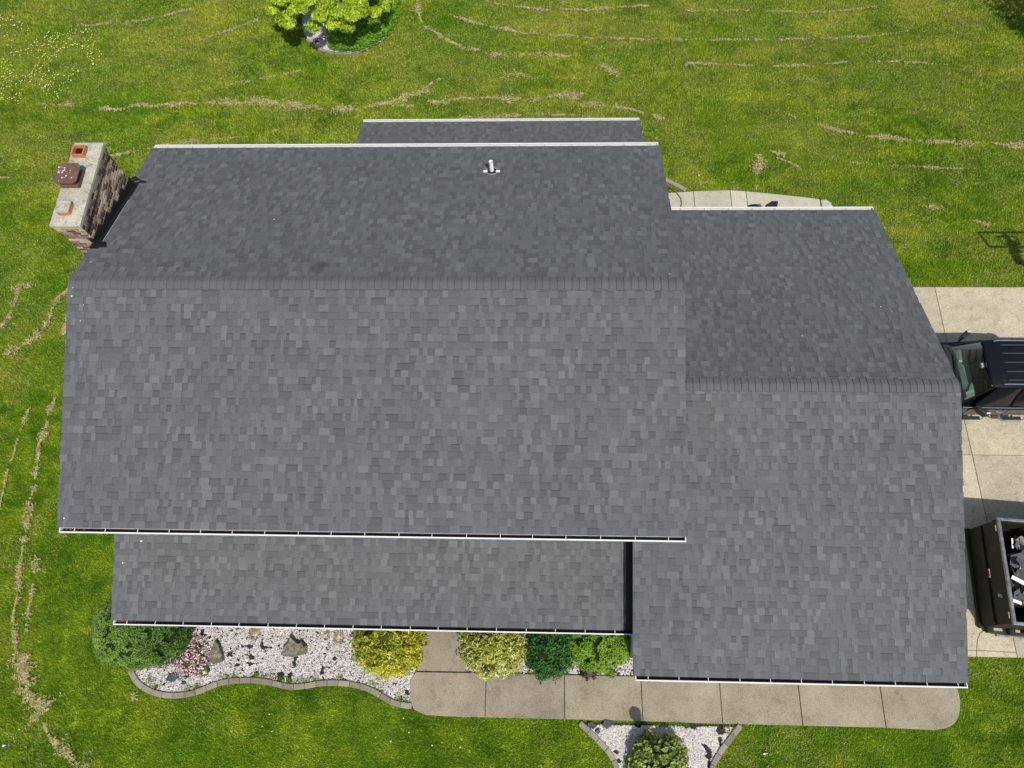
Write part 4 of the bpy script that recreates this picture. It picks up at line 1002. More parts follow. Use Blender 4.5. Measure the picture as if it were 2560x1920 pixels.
wd = .007+.008*rng.random(n); dx, dy = np.cos(a), np.sin(a); lean = .35+.75*rng.random(n)
base = np.column_stack([x, y, np.full(n, -.004)]); side = np.column_stack([-dy, dx, np.zeros(n)])*wd[:, None]; tip = base+np.column_stack([dx*lean*hL, dy*lean*hL, hL*.75])
v = np.stack([base-side, base+side, tip], 1).reshape(-1, 3)
tint = np.clip(rng.normal(.5, .27, n), 0, 1)
gr = link('grass', np_mesh('grass', v, np.arange(3*n).reshape(-1, 3), M['blade'], {'tint': tint}))
tagp(gr, 'short mown grass blades over the whole lawn', 'grass', None, 'stuff')

def straw(lines, label, dens=2300):
    V = []; T = []
    for pts, w, gapf in lines:
        w = w*1.3
        P = np.array(rounded(pts, 1)); seg = np.diff(P, axis=0); L = np.hypot(seg[:, 0], seg[:, 1]); cum = np.concatenate([[0], np.cumsum(L)]); tot = cum[-1]; sd_ = random.uniform(0, 99)
        n = int(dens*tot*w*1.5); s = rng.random(n)*tot; i = np.clip(np.searchsorted(cum, s)-1, 0, len(L)-1); p = P[i]+seg[i]*((s-cum[i])/L[i])[:, None]
        nr = np.stack([-seg[i][:, 1], seg[i][:, 0]], 1)/L[i][:, None]
        wl = np.array([.5+1.5*noise.noise(Vector((q*1.3, sd_, 0)))+1.1*noise.noise(Vector((q*3.9, sd_, 3)))+.6*noise.noise(Vector((q*11, sd_, 3))) for q in s]); keep = wl > gapf-.5
        off = rng.normal(0, .5, n)*w*np.clip(wl, .12, 1.2)+.35*w*np.array([noise.noise(Vector((q*1.7, sd_, 9)))*2 for q in s])
        p = p+nr*off[:, None]; rag = np.array([noise.noise(Vector((q[0]*7, q[1]*7, 1))) for q in p]); rag += .6*np.array([noise.noise(Vector((q[0]*17, q[1]*17, 1))) for q in p]); blo = np.array([noise.noise(Vector((q[0]*2.6, q[1]*3.6, 5+sd_))) for q in p]); keep = (.9*blo+.45*rag+.30*(wl-.9)-.55*(np.abs(off)/(w*1.2))**1.5+.72-gapf*.55) > .85*rng.random(len(rag))**1.5
        keep &= lawn_mask(p[:, 0], p[:, 1]); p = p[keep]; n = len(p)
        a = rng.random(n)*2*np.pi; l = .02+.035*rng.random(n); d = np.column_stack([np.cos(a), np.sin(a), rng.normal(0, .25, n)])*l[:, None]; sd2 = np.column_stack([-np.sin(a), np.cos(a), rng.normal(0, .5, n)])*(.006+.006*rng.random(n))[:, None]
        c = np.column_stack([p, .03+.045*rng.random(n)]); V.append(np.stack([c-d, c+sd2, c+d, c-sd2], 1).reshape(-1, 3)); T.append(np.clip(rng.normal(.5, .25, n), 0, 1))
    v = np.concatenate(V); o = link('dry_clippings', np_mesh('dry_clippings', v, np.arange(len(v)).reshape(-1, 4), M['straw'], {'tint': np.concatenate(T)})); return tagp(o, label, 'dry grass', None, 'stuff')
straw([([(-6.06, 11.0), (-4.19, 11.19), (-2.55, 11.28), (-0.91, 11.32), (0.59, 11.19), (1.92, 10.97), (3.22, 10.96), (4.2, 11.3), (5.57, 11.75)], .17, .38), ([(3.3, 11.0), (5.0, 11.55), (5.9, 12.3)], .12, .5),
       ([(4.6, 11.1), (6.74, 11.4), (8.67, 11.32), (10.91, 11.56)], .17, .42), ([(5.4, 10.3), (7.5, 10.6), (10.5, 10.7), (12.2, 10.2), (13.3, 9.6)], .09, .75), ([(10.5, 11.3), (12.5, 10.9), (13.6, 10.4)], .13, .6)],
      'band of dry cut grass running along the back lawn behind the house')
straw([([(4.81, 16.2), (4.96, 15.0), (5.67, 14.42), (6.38, 13.85), (7.64, 13.4)], .12, .35), ([(7.64, 13.4), (9.13, 13.34), (11.27, 13.35)], .16, .55), ([(6.22, 15.25), (7.6, 14.73), (9.12, 14.37), (11.61, 14.11)], .09, .35),
       ([(7.39, 16.0), (8.77, 15.63), (10.13, 15.49), (13.34, 15.67)], .09, .5), ([(11.61, 14.11), (14.41, 14.01), (17.18, 13.97), (20.41, 13.99), (22.39, 14.29)], .06, .55), ([(14.5, 15.4), (17, 15.4), (19.5, 15.2), (21.5, 15.5)], .05, .55), ([(14.5, 12.9), (18.5, 12.7), (21, 13.0), (24.5, 12.6)], .06, .65),
       ([(8, 12.5), (9.2, 12.4), (9.8, 12.0)], .12, .6), ([(11.5, 12.9), (12.2, 12.4)], .13, .5)],
      'curved rows of dry cut grass at the top of the back lawn, right of the tree')
straw([([(17.75, 10.59), (19.19, 9.95), (20.65, 9.6), (22.13, 9.44), (23.89, 9.35), (25.6, 9.25)], .12, .48), ([(19.5, 8.6), (22, 8.4), (23.5, 8.35)], .04, .7), ([(16.57, 8.95), (16.54, 8.49), (16.50, 8.15)], .17, .0), ([(16.43, 7.72), (16.41, 7.60)], .16, .0), ([(17.0, 9.1), (17.5, 8.9)], .08, .4), ([(17.2, 8.8), (17.9, 8.4)], .07, .5), ([(21.5, 6.9), (22.2, 6.8)], .08, .5), ([(23.0, 6.4), (23.4, 6.2)], .1, .4), ([(24.1, 5.2), (24.5, 5.0)], .08, .3)],
      'row and spots of dry cut grass on the right side of the back lawn')
straw([([(-5.2, 4.1), (-5.61, 3.4), (-5.66, 2.8), (-5.82, 2.33), (-6.27, 1.85), (-6.8, 1.6)], .13, .45), ([(-4.7, 4.0), (-4.95, 3.0), (-5.2, 2.3)], .26, .5), ([(-4.83, 0.21), (-4.89, -0.37), (-4.86, -1.77), (-4.7, -2.84), (-4.58, -4.0), (-4.43, -4.99), (-4.33, -5.82), (-4.13, -6.51), (-3.9, -7.0)], .13, .42),
       ([(-3.95, -6.95), (-3.75, -7.29), (-3.3, -7.95), (-2.95, -8.3)], .46, .0), ([(-3.15, -8.3), (-2.61, -8.76), (-2.05, -9.11), (-1.5, -9.5)], .14, .35), ([(-4.15, -4.37), (-3.99, -5.22), (-3.92, -5.93), (-3.87, -6.33)], .09, .45),
       ([(-6.9, 3.9), (-6.98, 2.8), (-7.3, 2.1)], .12, .5), ([(-7.2, 3.9), (-6.2, 4.0)], .1, .5), ([(-5.5, -.1), (-5.61, -1.51), (-5.57, -2.59), (-5.5, -3.8)], .07, .6), ([(-8.9, 3.3), (-7.9, 3.7)], .1, .5), ([(-.75, -7.85), (-.6, -7.75)], .13, .3)],
      'long trail of dry cut grass along the left side of the house')
straw([([(-8.15, 14.96), (-5.55, 15.16), (-3.57, 15.83), (-2.41, 16.28)], .06, .4), ([(-3.09, 14.2), (-1.65, 14.87), (-0.85, 15.32)], .06, .45), ([(-1.54, 12.11), (0.07, 12.52), (0.88, 12.72)], .06, .6), ([(-5.64, 8.89), (-3.65, 9.37), (-2.2, 9.7), (-.5, 9.8)], .07, .5), ([(-9.1, 8.1), (-8.5, 8.2)], .12, .1), ([(-8.2, 11.3), (-7.0, 11.2)], .1, .6), ([(1.5, 9.4), (4.5, 9.5)], .06, .6)],
      'thin rows of dry cut grass on the upper left lawn')
# fine dry thatch everywhere
def thatch(n, label):
    x = rng.uniform(-12, 28, n); y = rng.uniform(-10, 17.4, n)
    k = np.array([noise.noise(Vector((p*.35, q*.5, 4)))+.5*noise.noise(Vector((p*1.6, q*1.6, 8))) for p, q in zip(x, y)]); ok = (k+.028*y > .16) & visible(x, y) & lawn_mask(x, y); x, y = x[ok], y[ok]; n = len(x)
    a = rng.random(n)*2*np.pi; l = .02+.03*rng.random(n); d = np.column_stack([np.cos(a), np.sin(a), rng.normal(0, .2, n)])*l[:, None]; s2 = np.column_stack([-np.sin(a), np.cos(a), rng.normal(0, .4, n)])*.005
    c = np.column_stack([x, y, .02+.03*rng.random(n)]); v = np.stack([c-d, c+s2, c+d, c-s2], 1).reshape(-1, 3)
    o = link('thatch', np_mesh('thatch', v, np.arange(len(v)).reshape(-1, 4), M['straw'], {'tint': np.clip(rng.normal(.35, .2, n), 0, 1)})); tagp(o, label, 'dry grass', None, 'stuff')
thatch(230000, 'scattered dry blades lying in the thin parts of the lawn')
def flowers(spots, label):
    V = []; T = []
    for poly, n in spots:
        q = scatter(poly, n); k = holes(q, 5, .12, 1.1); q = q[k]
        for x, y in q:
            r = random.uniform(.012, .023); h = random.uniform(.05, .09); c = Vector((x, y, h)); t = [c+Vector((r*math.cos(a), r*math.sin(a), .004)) for a in np.linspace(0, 2*math.pi, 6, endpoint=False)]
            V += [c+Vector((0, 0, .008))]+t; T.append(random.random())
    n = len(V)//7; f = np.array([(i*7, i*7+1+k, i*7+1+(k+1) % 6) for i in range(n) for k in range(6)])
    o = link('flowers', np_mesh('flowers', np.array(V), f, M['petal_y'], {'tint': np.repeat(T, 6)})); tagp(o, label, 'flowers', None, 'stuff')
flowers([([(-11.4, 16.6), (-10.1, 16.4), (-9.6, 15.0), (-9.8, 13.6), (-11.2, 13.9)], 120), ([(-9.8, 14.6), (-7.2, 14.9), (-6.4, 13.3), (-7.0, 11.9), (-8.0, 11.0), (-9.8, 11.5), (-10.6, 12.8)], 560)], 'small yellow flowers dotting the upper left of the lawn')
flowers([([(1.2, -8.2), (3.2, -8.1), (3.1, -8.7), (1.0, -8.8)], 16), ([(5.6, -8.1), (9, -8.4), (8.8, -9), (5.4, -8.8)], 10)], 'a few yellow flowers in the front lawn below the wavy curb')

# ---------------------------------------------------------------- pickup truck (front to the west, at the garage)
YC = .71
tk = thing('pickup_truck', (21.7, YC, .04), 'black crew cab pickup truck parked on the driveway facing the garage', 'pickup truck')
OX = 21.7
def loftx(sections, mats, name, parent, smooth=True, mirror=True):
    """sections: list of (x, [(halfwidth, z), ...]) going up the side to the centre; mirrored about y=0"""
    b = MB(); k = None; rows = []
    for x, prof in sections:
        full = [(x-OX, -w, z) for w, z in prof]+[(x-OX, w, z) for w, z in prof[::-1]]
        rows.append(full)
    k = len(rows[0]); vs = sum(rows, []); fs = []
    for i in range(len(rows)-1):
        for j in range(k-1): fs.append((i*k+j, (i+1)*k+j, (i+1)*k+j+1, i*k+j+1))
    fs.append(tuple(range(k))); fs.append(tuple((len(rows)-1)*k+j for j in range(k))[::-1])
    b.add(vs, fs); me = b.mesh(name, mats, smooth=False)
    bm = bmesh.new(); bm.from_mesh(me); bmesh.ops.recalc_face_normals(bm, faces=bm.faces)
    es = [e for e in bm.edges if len(e.link_faces) == 2 and e.calc_face_angle(0) > .35]
    bmesh.ops.bevel(bm, geom=es, offset=.022, segments=2, affect='EDGES', clamp_overlap=True)
    bm.to_mesh(me); bm.free(); me.polygons.foreach_set('use_smooth', np.full(len(me.polygons), True)); me.update(); me.set_sharp_from_angle(angle=math.radians(50))
    return link(name, me, parent)
# z values below are above the driveway (root z adds .04)
lower = [(.93, .42), (.985, .55), (.99, .80), (.965, 1.02)]
body = loftx([(18.86, [(.80, .48), (.84, .6), (.84, .80), (.82, .95)]), (19.02, [(.92, .42), (.96, .55), (.96, .82), (.92, 1.00)]), (20.3, lower), (23.2, lower), (24.55, lower), (24.62, [(.90, .45), (.95, .56), (.95, .8), (.93, 1.02)])], [M['paint']], 'body', tk)
loftx([(18.98, [(.86, .93), (.84, 1.02), (.55, 1.07)]), (19.6, [(.93, .98), (.88, 1.08), (.55, 1.14)]), (20.55, [(.95, 1.0), (.90, 1.12), (.60, 1.175)])], [M['paint']], 'hood', tk)
# cab greenhouse: roof, pillars, glass
roof_pts = [(21.20, .62), (21.32, .655), (22.2, .68), (23.0, .665), (23.12, .62)]
zr = 1.80
rf = loftx([(21.17, [(.665, zr-.075), (.655, zr-.035), (.60, zr-.02)]), (21.35, [(.69, zr-.06), (.67, zr-.005), (.58, zr+.025)]), (22.2, [(.70, zr-.05), (.68, zr+.01), (.58, zr+.045)]), (22.95, [(.69, zr-.06), (.67, zr-.005), (.58, zr+.03)]), (23.10, [(.66, zr-.09), (.64, zr-.04), (.58, zr-.02)])], [M['paint']], 'roof', tk)
for yy in (-.50, -.26, 0, .26, .50):
    MB().tube([(21.58-OX, yy, zr+.035), (21.62-OX, yy, zr+.047), (22.3-OX, yy, zr+.052), (22.85-OX, yy, zr+.045), (22.9-OX, yy, zr+.03)], [.006, .018, .018, .018, .006], 6).obj('roof_rib', [M['ribs']], rf, smooth=True)
for s in (-1, 1):
    MB().tube([(21.45-OX, s*.615, zr+.035), (21.5-OX, s*.62, zr+.065), (22.9-OX, s*.62, zr+.065), (22.95-OX, s*.615, zr+.03)], .013, 6).obj('roof_rack_rail', [M['chrome']], rf, smooth=True)
def quad_panel(name, p, mat, parent, th=.012, sub=8, bow=(0, 0, 0)):
    a, b_, c_, d_ = [Vector(q) for q in p]; n = (b_-a).cross(d_-a).normalized(); g = MB(); vs = []
    for i in range(sub+1):
        for j in range(sub+1):
            u, v = i/sub, j/sub; q = (a*(1-u)+b_*u)*(1-v)+(d_*(1-u)+c_*u)*v; vs.append(q+Vector(bow)*(1-(2*u-1)**2))
    m = sub+1; fs = [(i*m+j, (i+1)*m+j, (i+1)*m+j+1, i*m+j+1) for i in range(sub) for j in range(sub)]
    g.add(vs, fs); return g.obj(name, [mat], parent, smooth=True)
R_ = lambda x, y, z: (x-OX, y, z)
ws = quad_panel('windshield', [R_(20.78, -.80, 1.10), R_(20.78, .80, 1.10), R_(21.21, .63, zr-.055), R_(21.21, -.63, zr-.055)], M['screen'], tk, bow=(-.10, 0, .02))
# black surround and pillars
for s in (-1, 1):
    MB().tube([R_(20.74, s*.835, 1.06), R_(20.95, s*.78, 1.40), R_(21.22, s*.665, zr-.05)], [.035, .03, .03], 8).obj('pillar', [M['paint']], tk, smooth=True)
    MB().tube([R_(21.98, s*.94, 1.04), R_(21.98, s*.83, 1.42), R_(22.0, s*.69, zr-.05)], .028, 8).obj('pillar', [M['paint']], tk, smooth=True)
    MB().tube([R_(23.14, s*.93, 1.04), R_(23.12, s*.82, 1.42), R_(23.05, s*.67, zr-.07)], .05, 8).obj('pillar', [M['paint']], tk, smooth=True)
    for x0, x1, t0, t1 in ((21.02, 21.95, 21.34, 21.97), (22.01, 23.08, 22.02, 23.02)):
        quad_panel('side_window', [R_(x0, s*.925, 1.05), R_(x1, s*.935, 1.05), R_(t1, s*.685, zr-.055), R_(t0, s*.675, zr-.055)][::s], M['carglass'], tk, bow=(0, s*.02, .0))
    MB().tube([R_(20.75, s*.955, 1.035), R_(21.5, s*.972, 1.045), R_(23.2, s*.97, 1.045)], .012, 6).obj('chrome_strip', [M['chrome']], tk, smooth=True)
    # mirrors
    mr = loftx([(21.02, [(.02, .96), (.05, .99), (.06, 1.05), (.04, 1.10)]), (21.30, [(.02, .97), (.05, 1.0), (.06, 1.06), (.04, 1.12)])], [M['trim']], 'mirror', tk)
    me = mr.data; bpy.data.objects.remove(mr)
    mb = MB().prism([R_(21.00, s*.97, 0)[:2], R_(21.06, s*.97, 0)[:2], R_(21.30, s*1.13, 0)[:2], R_(21.33, s*1.22, 0)[:2], R_(21.20, s*1.24, 0)[:2], R_(21.06, s*1.10, 0)[:2]], 1.02, 1.22)
    mo = mb.obj('mirror', [M['trim']], tk, bevel=.02, smooth=True)
    MB().box((21.22-OX, min(s*1.17, s*1.21), 1.219), (21.31-OX, max(s*1.17, s*1.21), 1.227)).obj('marker_lamp', [M['lamp']], mo)
    for x0 in (21.95, 22.95):
        pass
    for x0, x1 in ((20.95, 21.98), (22.0, 22.98)):
        d = MB().box((x0-OX, min(s*.985, s*.998), .56), (x1-OX, max(s*.985, s*.998), .98)).obj('door', [M['paint']], tk, bevel=.01)
        MB().tube([(x1-.30-OX, s*1.0, .90), (x1-.26-OX, s*1.035, .90), (x1-.12-OX, s*1.035, .90), (x1-.08-OX, s*1.0, .90)], .012, 6).obj('handle', [M['chrome']], d, smooth=True)
    # steps: tubular hoops
    for x0, x1 in ((20.95, 21.68), (22.05, 22.78)):
        so = MB().tube([R_(x0, s*.93, .40), R_(x0+.03, s*1.03, .34), R_(x0+.12, s*1.07, .31), R_(x1-.12, s*1.07, .31), R_(x1-.03, s*1.03, .34), R_(x1, s*.93, .40)], .022, 8).obj('side_step', [M['steel']], tk, smooth=True)
        MB().box((x0+.12-OX, min(s*.96, s*1.05), .325), (x1-.12-OX, max(s*.96, s*1.05), .345)).obj('tread', [M['trim']], so)
    for wx in (19.85, 23.55):
        wh = MB().tube([R_(wx, s*.74, .39), R_(wx, s*.76, .39), R_(wx, s*.97, .39), R_(wx, s*.98, .39)], [.36, .39, .39, .36], 28).obj('wheel', [M['tyre']], tk, smooth=True)
        rim = MB().tube([R_(wx, s*.972, .39), R_(wx, s*.986, .39)], [.25, .23], 20); rim.obj('rim', [M['chrome']], wh, smooth=True)
        MB().tube([(wx-OX+.47*math.cos(a), s*.985, .39+.47*math.sin(a)) for a in np.linspace(0, math.pi, 14)], .035, 6).obj('fender_flare', [M['paint']], tk, smooth=True)
    MB().box((18.83-OX, min(s*.55, s*.86), .72), (18.90-OX, max(s*.55, s*.86), .92)).obj('headlight', [M['lamp']], tk, bevel=.01)
    MB().box((24.58-OX, min(s*.82, s*.93), .70), (24.65-OX, max(s*.82, s*.93), .98)).obj('tail_light', [M['redlens']], tk, bevel=.01)
    # bed sides
    MB().box((23.2-OX, min(s*.80, s*.95), .98), (24.58-OX, max(s*.80, s*.95), 1.12)).obj('bed_rail', [M['paint']], tk, bevel=.02)
MB().box((18.80-OX, -.45, .62), (18.88-OX, .45, .95)).obj('grille', [M['chrome']], tk, bevel=.01)
MB().box((18.74-OX, -.92, .38), (18.9-OX, .92, .60)).obj('bumper', [M['chrome']], tk, bevel=.03)
MB().box((24.6-OX, -.92, .42), (24.74-OX, .92, .60)).obj('bumper', [M['chrome']], tk, bevel=.03)
MB().box((24.54-OX, -.79, .98), (24.6-OX, .79, 1.12)).obj('tailgate', [M['paint']], tk, bevel=.02)
MB().box((23.2-OX, -.79, 1.02), (24.54-OX, .79, 1.05)).obj('bed_cover', [M['trim']], tk)
quad_panel('rear_window', [R_(23.16, -.8, 1.1), R_(23.16, .8, 1.1), R_(23.09, .62, zr-.08), R_(23.09, -.62, zr-.08)], M['carglass'], tk)
cw = MB().prism([R_(20.52, -.86, 0)[:2], R_(20.52, .86, 0)[:2], R_(20.80, .83, 0)[:2], R_(20.70, .4, 0)[:2], R_(20.68, 0, 0)[:2], R_(20.70, -.4, 0)[:2], R_(20.80, -.83, 0)[:2]], 1.04, 1.105); cw.obj('cowl', [M['trim']], tk)
for y0, y1 in ((-.55, .12), (.15, .74)):
    MB().tube([R_(20.66, y1, 1.135), R_(20.75, (y0+y1)/2, 1.15), R_(20.74, y0, 1.155)], .010, 5).obj('wiper', [M['trim']], tk)
# interior seen through the windscreen
MB().box((20.80-OX, -.74, .95), (21.15-OX, .74, 1.10), taper=.03).obj('dashboard', [M['dash']], tk, bevel=.02)
for yy in (-.38, .38):
    sx = MB().box((21.45-OX, yy-.25, .62), (21.95-OX, yy+.25, .80)); sx.box((21.86-OX, yy-.24, .78), (22.02-OX, yy+.24, 1.34)); sx.box((21.90-OX, yy-.12, 1.36), (22.0-OX, yy+.12, 1.52)); sx.obj('seat', [M['seat']], tk, bevel=.04, smooth=True)
MB().box((20.9-OX, -.85, .45), (23.1-OX, .85, .55)).obj('cabin_floor', [M['dash']], tk)
MB().tube([(21.30-OX+.08*math.cos(a)*.5, -.38+.18*math.sin(a), 1.12+.18*math.cos(a)) for a in np.linspace(0, 2*math.pi, 20)], .013, 6).obj('steering_wheel', [M['trim']], tk, smooth=True)
MB().box((20.84-OX, .30, 1.16), (20.93-OX, .36, 1.168)).obj('white_tag', [M['sticker_w']], tk)
st_ = MB().add([R_(20.83, -.66, 1.165), R_(20.83, -.58, 1.165), R_(20.95, -.56, 1.34), R_(20.95, -.64, 1.34)], [(0, 1, 2, 3)]).obj('sticker', [M['sticker_w']], tk)
MB().box((21.10-OX, -.06, 1.60), (21.17-OX, .06, 1.66)).obj('rear_view_mirror', [M['lamp']], tk)
MB().tube([R_(21.40, -.50, zr+.03), R_(21.44, -.50, zr+.05), R_(21.5, -.50, zr+.035)], [.01, .03, .008], 8).obj('antenna_fin', [M['trim']], rf)

# ---------------------------------------------------------------- dumpster
dm = thing('dumpster', (20.56, -5.76, .04), 'open topped black dumpster filled with torn roofing on the driveway by the garage', 'dumpster', None, math.radians(-4.2))
DL, DW, DH = 5.2, 2.44, 1.42
b = MB(); t = .05
b.box((.02, 0, .12), (.02+t, DW, DH)); b.box((DL-t, 0, .12), (DL, DW, DH)); b.box((.02+t, 0, .12), (DL-t, t, DH)); b.box((.02+t, DW-t, .12), (DL-t, DW, DH)); b.box((.02+t, t, .12), (DL-t, DW-t, .17))
sh = b.obj('shell', [M['dump']], dm)
MB().box((-.035, .03, .64), (.019, DW-.03, .72)).obj('rib', [M['dump']], dm, bevel=.02)
MB().box((-.06, -.03, .03), (.06, DW+.03, .12)).obj('sill_beam', [M['dump']], dm, bevel=.02)
for x in (.9, 1.8, 2.7, 3.6, 4.5):
    for yy in (-.07, DW+.001): MB().box((x, yy, .14), (x+.1, yy+.069, DH-.09)).obj('rib', [M['dump']], dm, bevel=.01)
rm = MB(); w = .07
rm.box((-.03, -.04, DH), (w-.03, DW+.04, DH+.07)); rm.box((DL-w+.03, -.04, DH), (DL+.03, DW+.04, DH+.07)); rm.box((w-.03, -.04, DH), (DL-w+.03, w-.04, DH+.07)); rm.box((w-.03, DW-w+.04, DH), (DL-w+.03, DW+.04, DH+.07))
rm.obj('rim', [M['steel']], dm, bevel=.008)
MB().box((.3, -.20, .10), (DL-.2, -.15, .18)).obj('side_rail', [M['steel']], dm, bevel=.008)
for x in (.1, .62): MB().box((x, -.13, .06), (x+.14, -.001, .20)).obj('roller_bracket', [M['dump']], dm)
for yy in (.35, .7, 1.9, DW-.2): pass
for k in range(4): MB().box((.15+k*.25, DW+.002, .95), (.25+k*.25, DW+.09, 1.02)).obj('hook', [M['dump']], dm, bevel=.01)
lb = MB().box((.008, 1.12, .50-.16), (.018, 1.34, .50-.07)); lo = lb.obj('label_plate', [M['sticker_w']], dm)
lo.location = (-.002, .0, .42-.06); lo2 = MB().box((-.001, 1.16, .37), (.006, 1.30, .40)).obj('label_stripe', [M['sticker_r']], lo)
for yy in (.12, DW-.26): MB().box((.008, yy, 1.27), (.018, yy+.14, 1.32)).obj('reflector', [M['sticker_w']], dm)
MB().box((.08, .06, .17), (DL-.06, DW-.06, .72)).obj('load_fill', [M['soot']], dm)
# torn roofing pieces
for k in range(230):
    big = k < 120; x = random.uniform(.5, DL-.5) if not big else random.uniform(.5, 2.4); y = random.uniform(.45, DW-.45); s = random.uniform(.14, .42) if big else random.uniform(.15, .4)
    m = random.randint(5, 8); pts = [(s*math.cos(a)*random.uniform(.5, 1.2), s*math.sin(a)*random.uniform(.4, .95)) for a in np.linspace(0, 2*math.pi, m, endpoint=False)]
    zz = .92+.20*noise.noise(Vector((x*1.6, y*1.6, 2)))+.22*random.random()
    mm = Matrix.Translation((x, y, zz)) @ Matrix.Rotation(random.uniform(-.6, .6), 4, 'X') @ Matrix.Rotation(random.uniform(-.6, .6), 4, 'Y') @ Matrix.Rotation(random.uniform(0, 6.28), 4, 'Z')
    o = MB().prism(pts, 0, .012, tone=random.choice([.25, .4, .5, .6, .7, .8, .95])).obj('roofing_scrap', [M['scrap']], dm); o.matrix_local = mm
for k in range(14):
    x = random.uniform(.15, 2.2); y = random.uniform(.2, DW-.2); l = random.choice([.05, .06, .1, .12, .3]); w = random.uniform(.015, .05)
    mm = Matrix.Translation((x, y, 1.06+random.random()*.10)) @ Matrix.Rotation(random.uniform(0, 6.28), 4, 'Z') @ Matrix.Rotation(random.uniform(-.3, .3), 4, 'Y')
    o = MB().box((-l, -w, 0), (l, w, .01)).obj('paper_scrap', [M['drop']], dm); o.matrix_local = mm
for (x, y, a, l) in ((.62, .92, -.45, .42), (1.6, 1.7, .6, .3)):
    mm = Matrix.Translation((x, y, 1.22)) @ Matrix.Rotation(a, 4, 'Z'); o = MB().box((-l, -.045, 0), (l, .045, .03)).obj('white_board', [M['drop']], dm); o.matrix_local = mm

# ---------------------------------------------------------------- basketball hoop, lamp post, patio chairs, hose, debris
hp = thing('basketball_hoop', (24.95, 2.9, 0), 'basketball hoop just past the right edge, its board frame shadow falls on the lawn', 'basketball hoop')
MB().tube([(0, 0, 0), (0, 0, 2.4), (-.1, .55, 3.25)], .06, 10).obj('pole', [M['trim']], hp, smooth=True)
bb = MB(); x0, x1, z0, z1, yb = -.90, .62, 2.92, 3.85, .76; f = .05
for a in ((x0, z0, x1, z0+.07), (x0, z1-.05, x1, z1), (x0, z0, x0+f, z1), (x1-f, z0, x1, z1), (-.42, z0+.22, -.38, z0+.62), (.10, z0+.22, .14, z0+.62), (-.42, z0+.18, .14, z0+.22), (-.42, z0+.62, .14, z0+.66)): bb.box((a[0], yb-.02, a[1]), (a[2], yb+.02, a[3]))
bb.obj('backboard_frame', [M['trim']], hp)
bb = MB().box((-.2, .1, 3.0), (-.06, yb-.03, 3.4)); bb.box((-.3, yb+.03, 2.98), (.02, yb+.12, 3.12)); bb.box((-.2, yb-.02, 2.6), (-.04, yb+.02, 3.8)); bb.obj('bracket', [M['trim']], hp)
MB().tube([(-.14+.23*math.cos(a), yb+.36+.23*math.sin(a), 3.05) for a in np.linspace(0, 2*math.pi, 25)], .014, 6).obj('rim', [M['sticker_r']], hp)
nb = MB()
for a in np.linspace(0, 2*math.pi, 12, endpoint=False): nb.tube([(-.14+.23*math.cos(a), yb+.36+.23*math.sin(a), 3.04), (-.14+.15*math.cos(a+.3), yb+.36+.15*math.sin(a+.3), 2.62)], .005, 4)
nb.obj('net', [M['pvc']], hp)
lp = thing('lamp_post', (12.43, -9.20, 0), 'garden lamp post below the lower edge, its lantern shadow falls on the walk', 'lamp post')
MB().tube([(0, 0, 0), (0, 0, 1.72)], .035, 10).obj('post', [M['trim']], lp, smooth=True)
MB().tube([(0, 0, 1.66), (0, 0, 1.72), (0, 0, 2.14), (0, 0, 2.16), (0, 0, 2.28), (0, 0, 2.32)], [.04, .06, .135, .16, .10, .02], 6).obj('lantern', [M['trim']], lp)
def chair(x, y, rz, label):
    c = thing('patio_chair', (x, y, .05), label, 'chair', 'dark patio chairs behind the garage', rz)
    MB().box((-.24, -.24, .40), (.24, .24, .44)).obj('seat', [M['trim']], c, bevel=.01)
    MB().add([(-.24, .22, .42), (.24, .22, .42), (.20, .30, .86), (0, .33, .92), (-.20, .30, .86), (-.24, .25, .42), (.24, .25, .42), (.20, .33, .86), (0, .36, .92), (-.20, .33, .86)], [(0, 1, 2, 3, 4), (9, 8, 7, 6, 5), (1, 6, 7, 2), (2, 7, 8, 3), (3, 8, 9, 4), (4, 9, 5, 0), (0, 5, 6, 1)]).obj('backrest', [M['trim']], c)
    for sx in (-.22, .22):
        for sy in (-.22, .22): MB().tube([(sx, sy, 0), (sx*.95, sy*.95, .4)], .014, 6).obj('leg', [M['trim']], c)
        MB().tube([(sx, -.22, .62), (sx, .26, .64)], .018, 6).obj('armrest', [M['trim']], c)
chair(16.62, 6.10, .35, 'dark patio chair peeking highest over the garage gutter'); chair(15.93, 5.98, -.2, 'dark patio chair barely showing left of the taller one')
hs = MB().tube([(13.40, 7.85, .03), (13.60, 7.72, .04), (13.82, 7.45, .07), (13.96, 7.2, .07), (13.97, 6.99, .07), (13.90, 6.75, .07), (13.7, 6.4, .07)], .016, 8).obj('garden_hose', [M['hose']], None, smooth=True)
tagp(hs, 'grey garden hose curving over the left end of the patio strip', 'hose')
def scrap(loc, n, s, label, nrm=None, group='white paper scraps'):
    b = MB(); a0 = random.random()*6
    b.add([(s*math.cos(a0+a)*random.uniform(.5, 1.2), s*math.sin(a0+a)*random.uniform(.4, 1), random.uniform(.002, .012)) for a in (0, 1.6, 3.1, 4.7)], [(0, 1, 2, 3)])
    b.add([(s*.8, 0, .004), (s*1.4, s*.2, .01), (s*1.2, s*.5, .012)], [(0, 1, 2)])
    o = b.obj('paper_scrap', [M['drop']]); o.location = loc
    if nrm is not None: o.rotation_euler = Vector(nrm).to_track_quat('Z', 'Y').to_euler()
    return tagp(o, label, 'scrap', group)
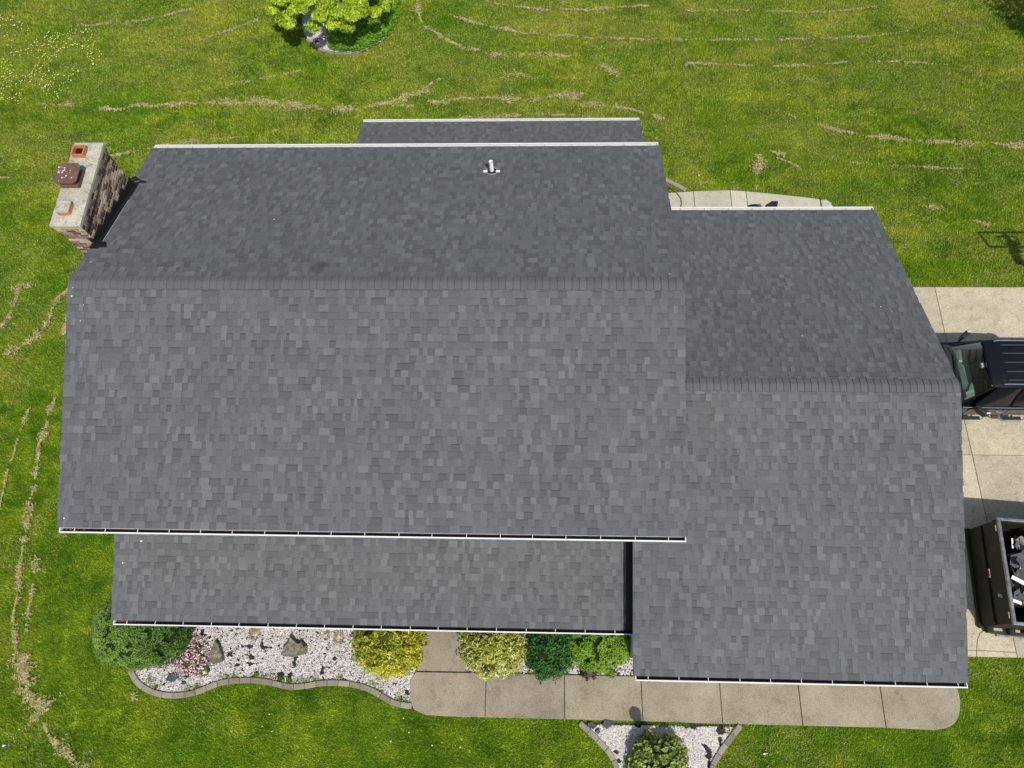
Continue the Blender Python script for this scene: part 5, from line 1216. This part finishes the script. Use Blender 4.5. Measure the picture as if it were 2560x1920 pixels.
def onfront(x, y, h=.022): p = Vector((x, y, ZR-abs(y)*TM))+front.n*h; return p
def onback(x, y, h=.022): return Vector((x, y, ZR-abs(y)*TM))+back.n*h
def onporch(x, y): return Vector((x, y, ZP+(y-YP)*TP))+porch.n*.022
for x, y, s, l in ((.10, -.28, .026, 'larger white scrap at the left end of the main ridge'), (.12, -.12, .014, 'tiny white scrap just above the larger one at the left ridge end'), (.35, -.45, .014, 'white speck on the main front slope near its upper left corner'), (.30, -.75, .010, 'tiny white speck below the ridge at the left rake'), (.14, -4.45, .016, 'white speck at the lower left corner of the main roof')):
    scrap(onfront(x, y), 1, s, l, front.n)
for x, y, s, l in ((.24, .55, .016, 'white speck on the left rake above the ridge caps'), (12.0, .22, .02, 'white scrap at the right end of the main ridge'), (4.28, 3.75, .022, 'white scrap high on the back slope left of the vent pipe'), (3.7, 1.9, .016, 'white speck in the middle of the back slope'), (11.9, 4.4, .016, 'white speck at the upper right corner of the back slope'), (11.6, 3.6, .012, 'tiny white speck on the right part of the back slope')):
    scrap(onback(x, y), 1, s, l, back.n)
for x, y, s, l in ((.22, -4.98, .030, 'white scrap near the left rake of the porch roof'), (.62, -4.52, .030, 'white scrap just below the main gutter on the porch roof')):
    scrap(onporch(x, y), 1, s, l, porch.n)
def ongb(x, y): return Vector((x, y, ZG-abs(y-YG)*TG))+gb.n*.022
for x, y, s, l in ((13.0, 2.4, .014, 'white speck near the left edge of the garage back slope'), (15.3, .0, .014, 'white speck midway down the garage back slope'), (17.3, .9, .018, 'white speck near the right rake of the garage back slope'), (17.5, .75, .012, 'tiny white speck beside the right rake of the garage back slope')):
    scrap(ongb(x, y), 1, s, l, gb.n)
for x, y, s, l in ((14.9, -8.75, .05, 'white litter on the front lawn right of the lawn side bed'), (-3.7, -9.0, .05, 'white litter on the front lawn at the lower left'), (21.55, 3.3, .02, 'white speck on the driveway near the garage'), (14.6, 8.1, .03, 'white speck on the lawn above the patio strip')):
    scrap((x, y, .07), 1, s, l)
print('cells', len(shingle_cells), 'bricks', len(bricks), 'grass', n)
